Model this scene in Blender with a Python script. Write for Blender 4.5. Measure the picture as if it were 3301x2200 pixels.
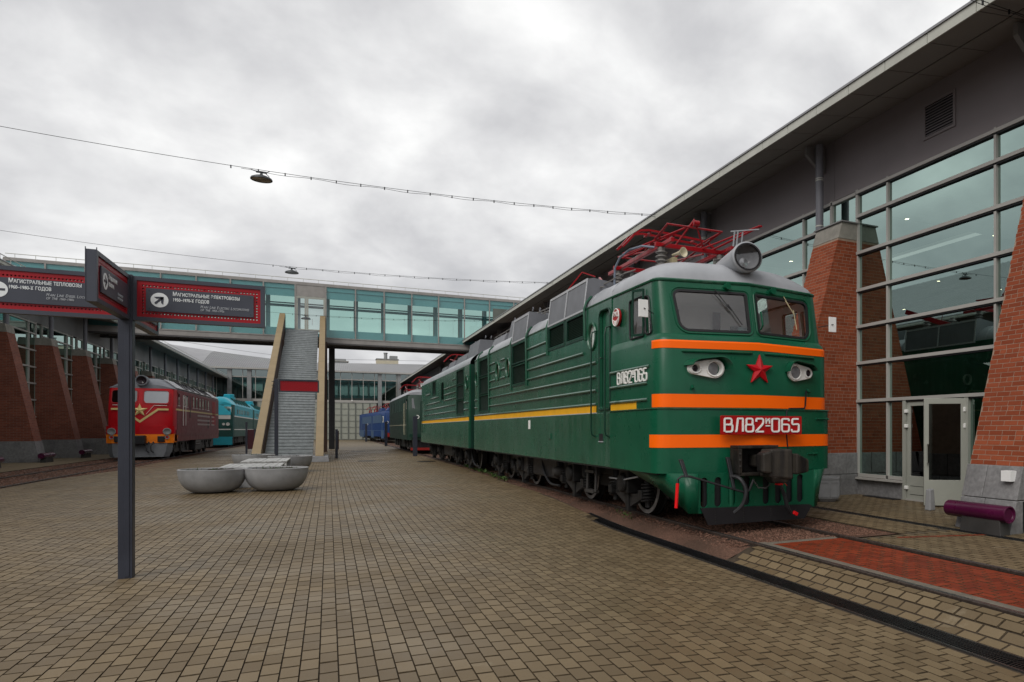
import bpy, bmesh, math, random
import numpy as np
from mathutils import Vector, Matrix
from mathutils.geometry import tessellate_polygon
random.seed(7); np.random.seed(7)
for o in list(bpy.data.objects): bpy.data.objects.remove(o)
SC=bpy.context.scene; COL=SC.collection
R=math.radians; PI=math.pi
# ---------------------------------------------------------------- camera
CAMH=1.67; FPX=2233.3; TH=math.atan(1140/FPX); PPX=2200.; HZ=1385.
cd=bpy.data.cameras.new('camera'); cam=bpy.data.objects.new('camera',cd); COL.objects.link(cam)
cd.sensor_width=36; cd.lens=36*FPX/3301; cd.shift_x=(1650.5-PPX)/3301; cd.shift_y=(HZ-1100)/3301
cd.clip_start=.1; cd.clip_end=6000
cam.location=(0,0,CAMH); cam.rotation_euler=(PI/2,0,-TH); SC.camera=cam
def px(x,y,z=0):
    S,C=math.sin(TH),math.cos(TH); D=x*S+y*C
    if D<.2: return (-1e6,-1e6,D)
    return (PPX+FPX*(x*C-y*S)/D, HZ-FPX*(z-CAMH)/D, D)
def inframe(x,y,z=0,m=0):
    u,v,D=px(x,y,z); return -m<u<3301+m and -m<v<2200+m
# ---------------------------------------------------------------- world: overcast sky
SUN_EL=R(44); SUN_AZ=R(232)     # azimuth measured from +y towards +x
W=bpy.data.worlds.new('World'); SC.world=W; W.use_nodes=True
nt=W.node_tree; nt.nodes.clear(); N=nt.nodes; L=nt.links
def nn(t,**k):
    n=N.new(t)
    for a,b in k.items(): setattr(n,a,b)
    return n
def mth(op,a,b=None,c=None):
    n=nn('ShaderNodeMath',operation=op)
    for i,q in enumerate((a,b,c)):
        if q is None: continue
        if isinstance(q,(int,float)): n.inputs[i].default_value=q
        else: L.new(q,n.inputs[i])
    return n.outputs[0]
tc=nn('ShaderNodeTexCoord'); sx=nn('ShaderNodeSeparateXYZ'); L.new(tc.outputs['Generated'],sx.inputs[0])
den=mth('ADD',mth('MAXIMUM',sx.outputs[2],0.0),.42)
cx_=mth('DIVIDE',sx.outputs[0],den); cy_=mth('DIVIDE',sx.outputs[1],den)
cb=nn('ShaderNodeCombineXYZ'); L.new(cx_,cb.inputs[0]); L.new(cy_,cb.inputs[1])
def noise(scale,det,rough,dist,off):
    mp=nn('ShaderNodeMapping'); mp.inputs['Location'].default_value=off; L.new(cb.outputs[0],mp.inputs[0])
    n=nn('ShaderNodeTexNoise'); n.inputs['Scale'].default_value=scale; n.inputs['Detail'].default_value=det
    n.inputs['Roughness'].default_value=rough; n.inputs['Distortion'].default_value=dist
    L.new(mp.outputs[0],n.inputs['Vector']); return n.outputs['Fac']
n1=noise(1.7,6,.5,.12,(2.3,5.1,0)); n2=noise(4.6,6,.55,.2,(2.3,5.1,0)); n3=noise(.8,3,.5,0,(2.3,5.1,0))
s=mth('ADD',mth('ADD',mth('MULTIPLY',n1,.55),mth('MULTIPLY',n2,.28)),mth('MULTIPLY',n3,.17))
rp=nn('ShaderNodeValToRGB'); L.new(s,rp.inputs[0]); cr=rp.color_ramp
cr.elements[0].position=.40; cr.elements[0].color=(.54,.545,.565,1)
cr.elements[1].position=.605; cr.elements[1].color=(1.08,1.08,1.07,1)
e=cr.elements.new(.465); e.color=(.66,.66,.675,1)
e=cr.elements.new(.53); e.color=(.84,.84,.845,1)
sky=nn('ShaderNodeTexSky',sky_type='NISHITA'); sky.sun_disc=False; sky.sun_elevation=SUN_EL; sky.sun_rotation=SUN_AZ
bs=nn('ShaderNodeBackground'); bs.inputs['Strength'].default_value=.06; L.new(sky.outputs[0],bs.inputs[0])
bc=nn('ShaderNodeBackground'); bc.inputs['Strength'].default_value=.785; L.new(rp.outputs[0],bc.inputs[0])
mx=nn('ShaderNodeMixShader'); mx.inputs[0].default_value=.96; L.new(bs.outputs[0],mx.inputs[1]); L.new(bc.outputs[0],mx.inputs[2])
wo=nn('ShaderNodeOutputWorld'); L.new(mx.outputs[0],wo.inputs[0])
# ---------------------------------------------------------------- soft sun behind the clouds
sd=bpy.data.lights.new('sun','SUN'); sd.energy=1.5; sd.angle=R(40); sd.color=(1,.97,.92)
so=bpy.data.objects.new('sun',sd); COL.objects.link(so); so.location=(0,0,60)
dv=Vector((math.sin(SUN_AZ)*math.cos(SUN_EL),math.cos(SUN_AZ)*math.cos(SUN_EL),math.sin(SUN_EL)))
so.rotation_euler=dv.to_track_quat('Z','Y').to_euler()
SC.view_settings.view_transform='Standard'; SC.view_settings.look='None'
SC.view_settings.exposure=.35; SC.view_settings.gamma=1; SC.view_settings.use_curve_mapping=False
SC.render.engine='CYCLES'; SC.cycles.max_bounces=8; SC.cycles.transparent_max_bounces=16
# ================================================================ helpers
class MB:
    def __init__(s): s.v=[]; s.f=[]
    def add(s,vs,fs):
        b=len(s.v); s.v+= [tuple(q) for q in vs]; s.f+=[tuple(i+b for i in f) for f in fs]; return s
    def box(s,x0,x1,y0,y1,z0,z1):
        return s.add([(x0,y0,z0),(x1,y0,z0),(x1,y1,z0),(x0,y1,z0),(x0,y0,z1),(x1,y0,z1),(x1,y1,z1),(x0,y1,z1)],
          [(0,3,2,1),(4,5,6,7),(0,1,5,4),(1,2,6,5),(2,3,7,6),(3,0,4,7)])
    def hexa(s,p):   # 8 points: bottom ring 0-3, top ring 4-7
        return s.add(p,[(0,3,2,1),(4,5,6,7),(0,1,5,4),(1,2,6,5),(2,3,7,6),(3,0,4,7)])
    def ob(s,c,size,rot):
        c=Vector(c); h=[q/2 for q in size]; pts=[]
        for dz in (-1,1):
            for dx,dy in ((-1,-1),(1,-1),(1,1),(-1,1)): pts.append(c+rot@Vector((dx*h[0],dy*h[1],dz*h[2])))
        return s.hexa(pts)
    def bar(s,a,b,w,h,up=(0,0,1)):
        a=Vector(a); b=Vector(b); d=(b-a); l=d.length; d=d/l; up=Vector(up)
        sd=d.cross(up)
        if sd.length<1e-4: sd=d.cross(Vector((1,0,0)))
        sd.normalize(); u2=sd.cross(d); m=Matrix((sd,d,u2)).transposed()
        return s.ob((a+b)/2,(w,l,h),m)
    def tube(s,pts,r,n=8,caps=True,closed=False):
        pts=[Vector(p) for p in pts]; k=len(pts); rr=r if isinstance(r,(list,tuple)) else [r]*k
        d0=(pts[1]-pts[0]).normalized(); nrm=d0.orthogonal().normalized(); vs=[]
        for i,p in enumerate(pts):
            if closed: d=pts[(i+1)%k]-pts[i-1]
            else: d=pts[min(i+1,k-1)]-pts[max(i-1,0)]
            d.normalize(); nrm=(nrm-d*nrm.dot(d)).normalized(); bi=d.cross(nrm)
            for j in range(n):
                a=2*PI*j/n; vs.append(p+(nrm*math.cos(a)+bi*math.sin(a))*rr[i])
        fs=[]
        for i in range(k if closed else k-1):
            i2=(i+1)%k
            for j in range(n):
                j2=(j+1)%n; fs.append((i*n+j,i*n+j2,i2*n+j2,i2*n+j))
        if caps and not closed: fs.append(tuple(range(n-1,-1,-1))); fs.append(tuple((k-1)*n+j for j in range(n)))
        return s.add(vs,fs)
    def lathe(s,prof,c=(0,0,0),ax=(0,0,1),n=24):
        ax=Vector(ax).normalized(); u=ax.orthogonal().normalized(); w=ax.cross(u); c=Vector(c); vs=[]
        for r,h in prof:
            for j in range(n):
                a=2*PI*j/n; vs.append(c+ax*h+(u*math.cos(a)+w*math.sin(a))*max(r,1e-4))
        fs=[]; k=len(prof)
        for i in range(k-1):
            for j in range(n):
                j2=(j+1)%n; fs.append((i*n+j,i*n+j2,(i+1)*n+j2,(i+1)*n+j))
        return s.add(vs,fs)
    def disc(s,c,ax,r,n=24):
        ax=Vector(ax).normalized(); u=ax.orthogonal().normalized(); w=ax.cross(u); c=Vector(c)
        return s.add([c+(u*math.cos(2*PI*j/n)+w*math.sin(2*PI*j/n))*r for j in range(n)],[tuple(range(n))])
    def plate(s,outer,holes,fn,d):
        """flat plate with holes; fn(a,b,h) -> 3D, h=0 front, h=d back"""
        loops=[outer]+list(holes); flat=[p for l in loops for p in l]
        tri=tessellate_polygon([[Vector((p[0],p[1],0)) for p in l] for l in loops]); n=len(flat)
        vs=[fn(p[0],p[1],0) for p in flat]; fs=[tuple(t) for t in tri]
        if d:
            vs+=[fn(p[0],p[1],d) for p in flat]; fs+=[tuple(i+n for i in reversed(t)) for t in tri]
            b=0
            for l in loops:
                k=len(l)
                for i in range(k):
                    j=(i+1)%k; fs.append((b+i,b+j,n+b+j,n+b+i))
                b+=k
        return s.add(vs,fs)
    def grid(s,fn,nu,nv):
        vs=[fn(i/nu,j/nv) for j in range(nv+1) for i in range(nu+1)]
        return s.add(vs,[(j*(nu+1)+i,j*(nu+1)+i+1,(j+1)*(nu+1)+i+1,(j+1)*(nu+1)+i) for j in range(nv) for i in range(nu)])
    def loft(s,rings,closed=False):
        n=len(rings[0]); vs=[p for r in rings for p in r]; fs=[]
        for i in range(len(rings)-1):
            for j in range(n if closed else n-1):
                j2=(j+1)%n; fs.append((i*n+j,i*n+j2,(i+1)*n+j2,(i+1)*n+j))
        return s.add(vs,fs)
    def mesh(s,name,mat=None,smooth=False,fix=True):
        me=bpy.data.meshes.new(name); me.from_pydata(s.v,[],s.f); 
        if fix:
            bm=bmesh.new(); bm.from_mesh(me); bmesh.ops.recalc_face_normals(bm,faces=bm.faces); bm.to_mesh(me); bm.free()
        if mat: me.materials.append(MAT[mat] if isinstance(mat,str) else mat)
        if smooth: me.shade_smooth(); me.set_sharp_from_angle(angle=R(smooth if smooth is not True else 38))
        me.update(); return me
    def obj(s,name,mat,parent=None,smooth=False,bevel=0,label=None,cat=None,group=None,kind=None,local=False,fix=True):
        return place(name,s.mesh(name,mat,smooth,fix),parent,bevel,label,cat,group,kind,local)
def place(name,me,parent=None,bevel=0,label=None,cat=None,group=None,kind=None,local=False,loc=None,rot=None):
    o=bpy.data.objects.new(name,me); COL.objects.link(o)
    if loc is not None: o.location=loc
    if rot is not None: o.rotation_euler=rot
    if parent:
        o.parent=parent
        if not local and parent.type=='EMPTY': o.matrix_parent_inverse=Matrix.Translation(-Vector(parent.location))
    if bevel:
        b=o.modifiers.new('b','BEVEL'); b.width=bevel; b.segments=2; b.limit_method='ANGLE'; b.angle_limit=R(40)
    if label: o['label']=label
    if cat: o['category']=cat
    if group: o['group']=group
    if kind: o['kind']=kind
    return o
def thing(name,label,cat,loc=(0,0,0),rz=0,group=None):
    o=bpy.data.objects.new(name,None); COL.objects.link(o); o.location=loc; o.rotation_euler=(0,0,rz); o.empty_display_size=.3
    o['label']=label; o['category']=cat
    if group: o['group']=group
    return o
def copy_tree(o,parent=None,**kw):
    c=o.copy(); COL.objects.link(c)
    if parent: c.parent=parent
    for ch in list(o.children): copy_tree(ch,c)
    for k,v in kw.items():
        if k in('label','group'): c[k]=v
        else: setattr(c,k,v)
    return c
def rrect(x0,x1,y0,y1,r,n=5):
    pts=[]
    rs=r if isinstance(r,(list,tuple)) else (r,)*4
    for (cx,cy,a0),q in zip(((x1,y1,0),(x0,y1,90),(x0,y0,180),(x1,y0,270)),rs):
        sx_=-1 if cx==x1 else 1; sy_=-1 if cy==y1 else 1
        if q<=0: pts.append((cx,cy)); continue
        for i in range(n+1):
            a=R(a0+90*i/n); pts.append((cx+sx_*q+q*math.cos(a),cy+sy_*q+q*math.sin(a)))
    return pts
def circ(x,y,r,n=24,ry=None): return [(x+r*math.cos(2*PI*i/n),y+(ry or r)*math.sin(2*PI*i/n)) for i in range(n)]
def lerp(a,b,t): return a+(b-a)*t
def sstep(a,b,x):
    t=min(1,max(0,(x-a)/(b-a))); return t*t*(3-2*t)
def arc(c,r,a0,a1,n,plane='xz'):
    out=[]
    for i in range(n+1):
        a=R(lerp(a0,a1,i/n)); p,q=r*math.cos(a),r*math.sin(a)
        out.append({'xz':(c[0]+p,c[1],c[2]+q),'yz':(c[0],c[1]+p,c[2]+q),'xy':(c[0]+p,c[1]+q,c[2])}[plane])
    return out
# ================================================================ materials
MAT={}
class NT:
    def __init__(s,name):
        s.m=bpy.data.materials.new(name); s.m.use_nodes=True; s.t=s.m.node_tree; s.t.nodes.clear(); MAT[name]=s.m
        s.o=s.t.nodes.new('ShaderNodeOutputMaterial')
    def n(s,t,**k):
        n=s.t.nodes.new(t)
        for a,b in k.items():
            if a.startswith('_'): n.inputs[a[1:].replace('_',' ')].default_value=b
            else: setattr(n,a,b)
        return n
    def l(s,a,b): s.t.links.new(a,b)
    def val(s,op,a,b=None,clamp=False):
        n=s.n('ShaderNodeMath',operation=op); n.use_clamp=clamp
        for i,q in enumerate((a,b)):
            if q is None: continue
            if isinstance(q,(int,float)): n.inputs[i].default_value=q
            else: s.l(q,n.inputs[i])
        return n.outputs[0]
    def mix(s,f,a,b,mode='MIX'):
        n=s.n('ShaderNodeMix',data_type='RGBA',blend_type=mode)
        for i,q in ((0,f),(6,a),(7,b)):
            if isinstance(q,(int,float)): n.inputs[i].default_value=q
            elif isinstance(q,tuple): n.inputs[i].default_value=q if len(q)==4 else q+(1,)
            else: s.l(q,n.inputs[i])
        return n.outputs[2]
    def pos(s): return s.n('ShaderNodeNewGeometry').outputs['Position']
    def noise(s,vec,scale,det=4,rough=.55,stretch=None):
        if stretch:
            mp=s.n('ShaderNodeMapping'); mp.inputs['Scale'].default_value=stretch; s.l(vec,mp.inputs[0]); vec=mp.outputs[0]
        n=s.n('ShaderNodeTexNoise',_Scale=scale,_Detail=det,_Roughness=rough); s.l(vec,n.inputs['Vector']); return n.outputs['Fac']
    def ramp(s,f,a,b):
        n=s.n('ShaderNodeMapRange'); n.inputs[1].default_value=a; n.inputs[2].default_value=b; s.l(f,n.inputs[0]); return n.outputs[0]
    def bump(s,h,st,dist=.01):
        b=s.n('ShaderNodeBump',_Strength=st,_Distance=dist); s.l(h,b.inputs['Height']); return b.outputs[0]
    def bsdf(s,col,rough=.5,metal=0,spec=.5,normal=None,coat=0):
        b=s.n('ShaderNodeBsdfPrincipled'); 
        for k,q in (('Base Color',col),('Roughness',rough),('Metallic',metal),('Specular IOR Level',spec),('Coat Weight',coat)):
            if isinstance(q,(int,float)): b.inputs[k].default_value=q
            elif isinstance(q,tuple): b.inputs[k].default_value=q if len(q)==4 else q+(1,)
            else: s.l(q,b.inputs[k])
        if normal: s.l(normal,b.inputs['Normal'])
        s.l(b.outputs[0],s.o.inputs[0]); return b
def P(name,col,rough=.5,metal=0,var=.12,vs=2.0,bump=0,bs=40,streak=0,scol=(.3,.32,.3),spec=.32,grime=0,gs=.8,rv=.12):
    t=NT(name); p=t.pos(); c=tuple(col)
    f=t.noise(p,vs,5); a=tuple(max(0,q*(1-var)) for q in c); b=tuple(min(1,q*(1+var)) for q in c)
    o=t.mix(t.ramp(f,.3,.7),a,b)
    if streak:
        s1=t.noise(p,1.0,5,.65,(6,6,.3)); s2=t.noise(p,.6,3,.5)
        m=t.val('MULTIPLY',t.ramp(s1,.42,.72),t.ramp(s2,.3,.6)); o=t.mix(t.val('MULTIPLY',m,streak,True),o,scol)
    if grime:
        g=t.noise(p,gs,6,.65); o=t.mix(t.val('MULTIPLY',t.ramp(g,.45,.75),grime,True),o,tuple(q*.35 for q in c))
    rn=t.noise(p,vs*1.7,3); rr=t.val('ADD',t.val('MULTIPLY',t.val('SUBTRACT',rn,.5),rv*2),rough,True)
    nm=t.bump(t.noise(p,bs,3),bump,.004) if bump else None
    t.bsdf(o,rr,metal,spec,nm); return t
P('green',(.008,.082,.042),.24,spec=.5,streak=.55,scol=(.085,.15,.115),grime=.35,bump=.6,bs=1.4)
P('green_front',(.004,.080,.039),.30,spec=.32,streak=.16,scol=(.04,.12,.08),grime=.15,bump=.6,bs=1.6)
P('rib',(.03,.10,.065),.16,spec=.9,var=.2,vs=6)  # green lightened here so the colour adds to the rib highlight
P('green_dark',(.006,.035,.022),.42)
P('orange',(1.0,.135,.001),.42,var=.04,streak=.12,scol=(.8,.12,.005),spec=.22)
P('yellow',(.80,.40,.008),.45,var=.08,streak=.2,scol=(.4,.2,.02))
P('roof_grey',(.31,.32,.34),.38,var=.1,grime=.25,bump=.25,bs=2.2)
P('roof_box',(.15,.155,.17),.5,var=.12,grime=.3)
P('bolt_strip',(.42,.43,.45),.45,var=.25,vs=30)
P('white',(.82,.81,.78),.45,var=.06,grime=.15)
P('cream',(.62,.56,.40),.45,var=.08)
P('plate_red',(.36,.003,.004),.4,var=.06)
P('star_red',(.42,.004,.010),.32,var=.05)
P('panto_red',(.25,.003,.007),.30,var=.1)
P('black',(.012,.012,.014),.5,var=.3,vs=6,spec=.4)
P('under',(.013,.0125,.0125),.55,var=.5,vs=9,grime=.4,gs=6,bump=.4,bs=40)
P('under_grey',(.042,.039,.037),.6,var=.2,grime=.4,gs=3)
P('rubber',(.014,.013,.015),.55,var=.2)
P('rimwhite',(.42,.41,.40),.55,var=.2,vs=8)
P('coupler',(.010,.009,.009),.55,spec=.25,var=.4,vs=9,streak=.14,scol=(.30,.25,.18),bump=.6,bs=30)
P('chrome',(.55,.55,.55),.18,1,var=.05)
P('insul',(.17,.16,.15),.45,var=.35,vs=12)
P('brass',(.42,.36,.22),.45,var=.15)
P('cable_grey',(.17,.20,.25),.5)
P('lens_dark',(.03,.02,.025),.08)
P('lens_clear',(.20,.20,.21),.05)
P('curtain',(.16,.12,.12),.85,var=.3,vs=7)
P('cab_wall',(.85,.83,.80),.7,var=.05)
P('paper',(.75,.75,.74),.8,var=.03)
P('brown_in',(.20,.10,.06),.7)
P('concrete',(.25,.25,.255),.75,var=.12,vs=4,bump=.2,bs=60,grime=.2,gs=1.5)
P('stone',(.19,.185,.185),.8,var=.22,vs=14,bump=.35,bs=90,grime=.75,gs=1.1)
P('cap_stone',(.25,.235,.205),.85,var=.15,vs=5,grime=.45,gs=2,bump=.3)
P('mortar',(.27,.19,.14),.9,var=.15,vs=9)
P('clad',(.21,.185,.19),.6,var=.05,vs=.6)
P('clad_l',(.20,.195,.195),.6,var=.06,vs=.5)
P('soffit',(.24,.225,.21),.55,var=.05,vs=.7)
P('fascia',(.46,.46,.41),.5,var=.08)
P('frame',(.37,.355,.33),.42,var=.05)
P('dframe',(.33,.335,.295),.42,var=.05,grime=.12)
P('pipe',(.15,.15,.17),.42)
P('slate',(.055,.060,.078),.42,var=.1)
P('sign_red',(.32,.003,.010),.4,var=.06)
P('sign_white',(.74,.77,.78),.5,var=.02)
P('sign_grey',(.38,.40,.43),.5,var=.02)
P('post_dark',(.030,.033,.046),.42,var=.15)
P('maroon',(.055,.012,.018),.5)
P('purple',(.070,.005,.034),.3,var=.15,grime=.35,gs=3)
P('wood_white',(.42,.42,.41),.8,var=.3,vs=9,grime=.6,gs=6)
P('soil',(.022,.016,.012),.95,var=.5,vs=30,bump=1,bs=60)
P('planter',(.31,.31,.315),.65,var=.12,vs=1.6,grime=.4,gs=1.8,bump=.25,bs=45,streak=.25,scol=(.17,.165,.15))
P('planter_in',(.5,.5,.49),.7)
P('steel_step',(.32,.345,.35),.34,.2,var=.18,vs=5,grime=.2,gs=3)
P('beige',(.25,.185,.10),.5,var=.07,vs=1.4,grime=.15)
P('brown_side',(.055,.03,.022),.6)
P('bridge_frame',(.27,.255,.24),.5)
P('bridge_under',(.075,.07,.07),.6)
P('spandrel',(.20,.36,.42),.25,var=.04)
P('gate',(.33,.34,.29),.6,var=.06)
P('gate_frame',(.20,.21,.19),.6)
P('zinc',(.27,.27,.28),.45,.2,var=.08,vs=.5)
P('far_wall',(.55,.50,.38),.8)
P('far_grey',(.24,.245,.245),.7)
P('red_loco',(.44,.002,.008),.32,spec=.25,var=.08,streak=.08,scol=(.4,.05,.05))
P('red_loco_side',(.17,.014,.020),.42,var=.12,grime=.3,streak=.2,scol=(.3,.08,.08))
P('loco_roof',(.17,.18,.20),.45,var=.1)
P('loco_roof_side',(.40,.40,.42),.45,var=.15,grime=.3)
P('gold',(.66,.52,.22),.4,var=.06)
P('apron_grey',(.12,.125,.135),.5,var=.15,grime=.2)
P('orange_dull',(.95,.22,.005),.45,var=.1)
P('teal',(.025,.36,.46),.38,var=.08)
P('teal_dark',(.022,.085,.075),.42,var=.1)
P('blue',(.006,.032,.125),.5,var=.08)
P('blue_light',(.03,.075,.16),.4)
P('green2',(.012,.036,.024),.55,var=.15)
P('rust_red',(.25,.015,.012),.5)
P('rail',(.085,.065,.055),.42,.6,var=.4,vs=20)
P('rail_top',(.16,.15,.145),.25,.8,var=.2,vs=10)
P('grate',(.010,.010,.011),.4,.3,var=.3)
P('int_floor',(.22,.21,.19),.35)
P('int_wall',(.11,.12,.105),.8)
P('int_beam',(.07,.075,.075),.6)
P('int_dark',(.020,.023,.020),.35)
P('int_maroon',(.16,.01,.015),.5)
P('wire',(.015,.015,.016),.5)
P('lamp_metal',(.07,.075,.08),.4,.4)
P('leaf',(.05,.10,.02),.6,var=.4,vs=20)
P('hose',(.02,.02,.022),.45)
P('red_tag',(.7,.005,.008),.4)
def tinted(name,c1,c2,rough,bump=.3,bs=70,spec=.4,c3=None,wet=0):
    t=NT(name); p=t.pos()
    at=t.n('ShaderNodeAttribute',attribute_name='tint'); oi=t.n('ShaderNodeObjectInfo')
    f=t.val('FRACT',t.val('ADD',at.outputs['Fac'],oi.outputs['Random']))
    o=t.mix(f,c1,c2)
    big=t.noise(p,.35,4); o=t.mix(t.val('MULTIPLY',t.ramp(big,.35,.7),.35,True),o,tuple(q*.68 for q in c1))
    if c3:
        sp=t.noise(p,1.1,6,.7); o=t.mix(t.val('MULTIPLY',t.ramp(sp,.62,.74),.55,True),o,c3)
    fine=t.noise(p,bs,4,.7); o=t.mix(t.val('MULTIPLY',t.ramp(fine,.35,.75),.3,True),o,tuple(q*.6 for q in c1))
    rr=rough
    if wet:
        wn=t.noise(p,.5,4); rr=t.val('SUBTRACT',rough,t.val('MULTIPLY',t.ramp(wn,.4,.65),wet),True)
    t.bsdf(o,rr,0,spec,t.bump(fine,bump,.004)); return t
tinted('paver',(.132,.094,.051),(.206,.152,.086),.58,c3=(.32,.27,.19),wet=.22,spec=.25)
tinted('paver_red',(.155,.022,.007),(.27,.042,.013),.55,wet=.12,spec=.25)
tinted('brick',(.20,.042,.016),(.32,.080,.034),.8,bs=45,spec=.2,bump=.15)
def brickmat(name,c1,c2,cm,bw,bh,mortar,vec,bump=.5,rough=.75):
    t=NT(name); p=t.pos(); s=t.n('ShaderNodeSeparateXYZ'); t.l(p,s.inputs[0]); c=t.n('ShaderNodeCombineXYZ')
    if vec=='wall':
        t.l(t.val('ADD',s.outputs[0],s.outputs[1]),c.inputs[0]); t.l(s.outputs[2],c.inputs[1])
    else: t.l(s.outputs[1],c.inputs[0]); t.l(s.outputs[0],c.inputs[1])
    b=t.n('ShaderNodeTexBrick',_Scale=1.0,_Mortar_Size=mortar,_Mortar_Smooth=.3,_Bias=0.0,_Brick_Width=bw,_Row_Height=bh)
    b.inputs['Color1'].default_value=c1+(1,); b.inputs['Color2'].default_value=c2+(1,); b.inputs['Mortar'].default_value=cm+(1,)
    t.l(c.outputs[0],b.inputs['Vector'])
    nz=t.noise(p,1.2,5); o=t.mix(t.val('MULTIPLY',t.ramp(nz,.4,.75),.4,True),b.outputs[0],tuple(q*.6 for q in c1))
    t.bsdf(o,rough,0,.4,t.bump(t.val('SUBTRACT',1.0,b.outputs['Fac']),bump,.01)); return t
brickmat('brick_far',(.15,.036,.019),(.23,.062,.033),(.19,.13,.10),.26,.084,.007,'wall')
brickmat('paver_far',(.125,.09,.047),(.20,.152,.085),(.055,.04,.024),.205,.105,.006,'floor',.3,.55)
def gravelmat():
    t=NT('gravel'); p=t.pos(); v=t.n('ShaderNodeTexVoronoi',_Scale=38.0); t.l(p,v.inputs['Vector'])
    nz=t.noise(p,.8,5); o=t.mix(v.outputs['Color'],(.075,.038,.025),(.18,.095,.065)); o=t.mix(t.ramp(nz,.35,.7),o,(.06,.034,.022))
    t.bsdf(o,.85,0,.3,t.bump(v.outputs['Distance'],.9,.02))
gravelmat()
tinted('pebble',(.085,.042,.028),(.22,.12,.085),.85,spec=.2)
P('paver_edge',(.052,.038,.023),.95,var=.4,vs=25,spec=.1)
P('sand2',(.085,.065,.04),.9,var=.2,vs=14)
P('sand',(.045,.032,.020),.9,var=.35,vs=14,bump=.5,bs=90)
P('earth',(.12,.11,.09),.9)
P('kerb',(.14,.12,.095),.8,var=.2,vs=6,bump=.3)
def glass(name,tint,gl,f0,rough=.0,glc=(1,1,1)):
    t=NT(name); tr=t.n('ShaderNodeBsdfTransparent'); tr.inputs[0].default_value=tint+(1,)
    g=t.n('ShaderNodeBsdfGlossy',_Roughness=rough); g.inputs[0].default_value=tuple(q*gl for q in glc)+(1,)
    ge=t.n('ShaderNodeNewGeometry'); dp=t.n('ShaderNodeVectorMath',operation='DOT_PRODUCT'); t.l(ge.outputs['Normal'],dp.inputs[0]); t.l(ge.outputs['Incoming'],dp.inputs[1])
    fr=t.val('ADD',t.val('MULTIPLY',t.val('POWER',t.val('SUBTRACT',1.0,t.val('ABSOLUTE',dp.outputs['Value'])),5.0),.96),.04); m=t.n('ShaderNodeMixShader')
    t.l(t.val('ADD',t.val('MULTIPLY',fr,1-f0),f0,True),m.inputs[0]); t.l(tr.outputs[0],m.inputs[1]); t.l(g.outputs[0],m.inputs[2]); t.l(m.outputs[0],t.o.inputs[0])
glass('glass_hall',(.36,.43,.37),.80,.52,0,(.76,1.0,.93))
glass('glass_bridge',(.68,.86,.81),.7,.05,0,(.8,.95,.95))
glass('glass_cab',(.86,.86,.86),.8,.10)
glass('glass_dark',(.10,.12,.12),.75,.18)
glass('glass_far',(.30,.40,.38),.75,.26,0,(.8,.95,.95))
def emit(name,c,s):
    t=NT(name); e=t.n('ShaderNodeEmission',_Strength=s); e.inputs[0].default_value=c+(1,); t.l(e.outputs[0],t.o.inputs[0])
emit('bulb',(1,.86,.62),9)
# ================================================================ ground
RAILX=(5.53,7.13); LRAILX=(-8.4,-10.0)
def gz(x,y):
    if y>17.5: return 0.
    S=1-sstep(11.5,17.3,y)
    B=sstep(.3,4.5,x) if x<4.82 else 1-sstep(4.98,5.42,x)
    return -.16*S*B
def eR(y):
    if y<13.2: return 4.67
    if y<20: return lerp(4.86,5.02,(y-13.2)/6.8)
    if y<34: return lerp(5.02,5.3,(y-20)/14)
    return 5.32
def eL(y): return -8.3 if y<30 else (lerp(-8.3,-7.7,(y-30)/5) if y<35 else -7.7)
xs=[-3000,-400,-60,-22]+list(np.arange(-16,13.01,.4))+[20,60,400,3000]
ys=[-3000,-300,-20,-4]+list(np.arange(0,20.01,.4))+list(np.arange(22,130,6))+[160,400,3000]
m=MB(); nx=len(xs)
m.v=[(x,y,(gz(x,y) if abs(x)<20 else 0)-.075) for y in ys for x in xs]
m.f=[(j*nx+i,j*nx+i+1,(j+1)*nx+i+1,(j+1)*nx+i) for j in range(len(ys)-1) for i in range(nx-1)]
m.obj('ground','earth',smooth=True,kind='structure',fix=False)
def sheet(name,mat,fx0,fx1,y0,y1,dz,step=.5,nx=8,kind='structure',parent=None):
    m=MB(); n=max(1,int((y1-y0)/step))
    def fn(u,v):
        y=lerp(y0,y1,v); x=lerp(fx0(y),fx1(y),u); return (x,y,gz(x,y)+dz)
    m.grid(fn,nx,n); return m.obj(name,mat,parent,smooth=True,kind=kind,fix=False)
K=lambda c:(lambda y:c)
PITX,PITY=.1200,.2380
plaza=sheet('pavement','sand',lambda y:eL(y),lambda y:eR(y)-.002,-3,63,-.0125,.4,36)
sheet('pavement','paver_far',lambda y:eL(y),lambda y:eR(y)-.002,63,123,-.002,10,2)
strip=sheet('pavement','sand',K(4.965),K(5.47),-3,8.42,-.0125,.4,4)
side=sheet('pavement','sand2',K(7.2),K(9.2),-3,8.3,-.0125,.5,2)
side2=sheet('pavement','sand2',K(8.2),K(9.2),8.3,19,-.0125,.5,2)
side3=sheet('pavement','sand2',K(9.4),K(12.24),-3,19,-.0125,.5,4)
sheet('pavement','paver_far',K(8.2),K(12.24),19,123,-.002,10,2)
sheet('pavement','paver_far',K(-15.1),K(-11.4),2,123,-.002,10,2)
PV_F=np.array([[4,5,6,7],[0,1,5,4],[1,2,6,5],[2,3,7,6],[3,0,4,7]])
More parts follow.
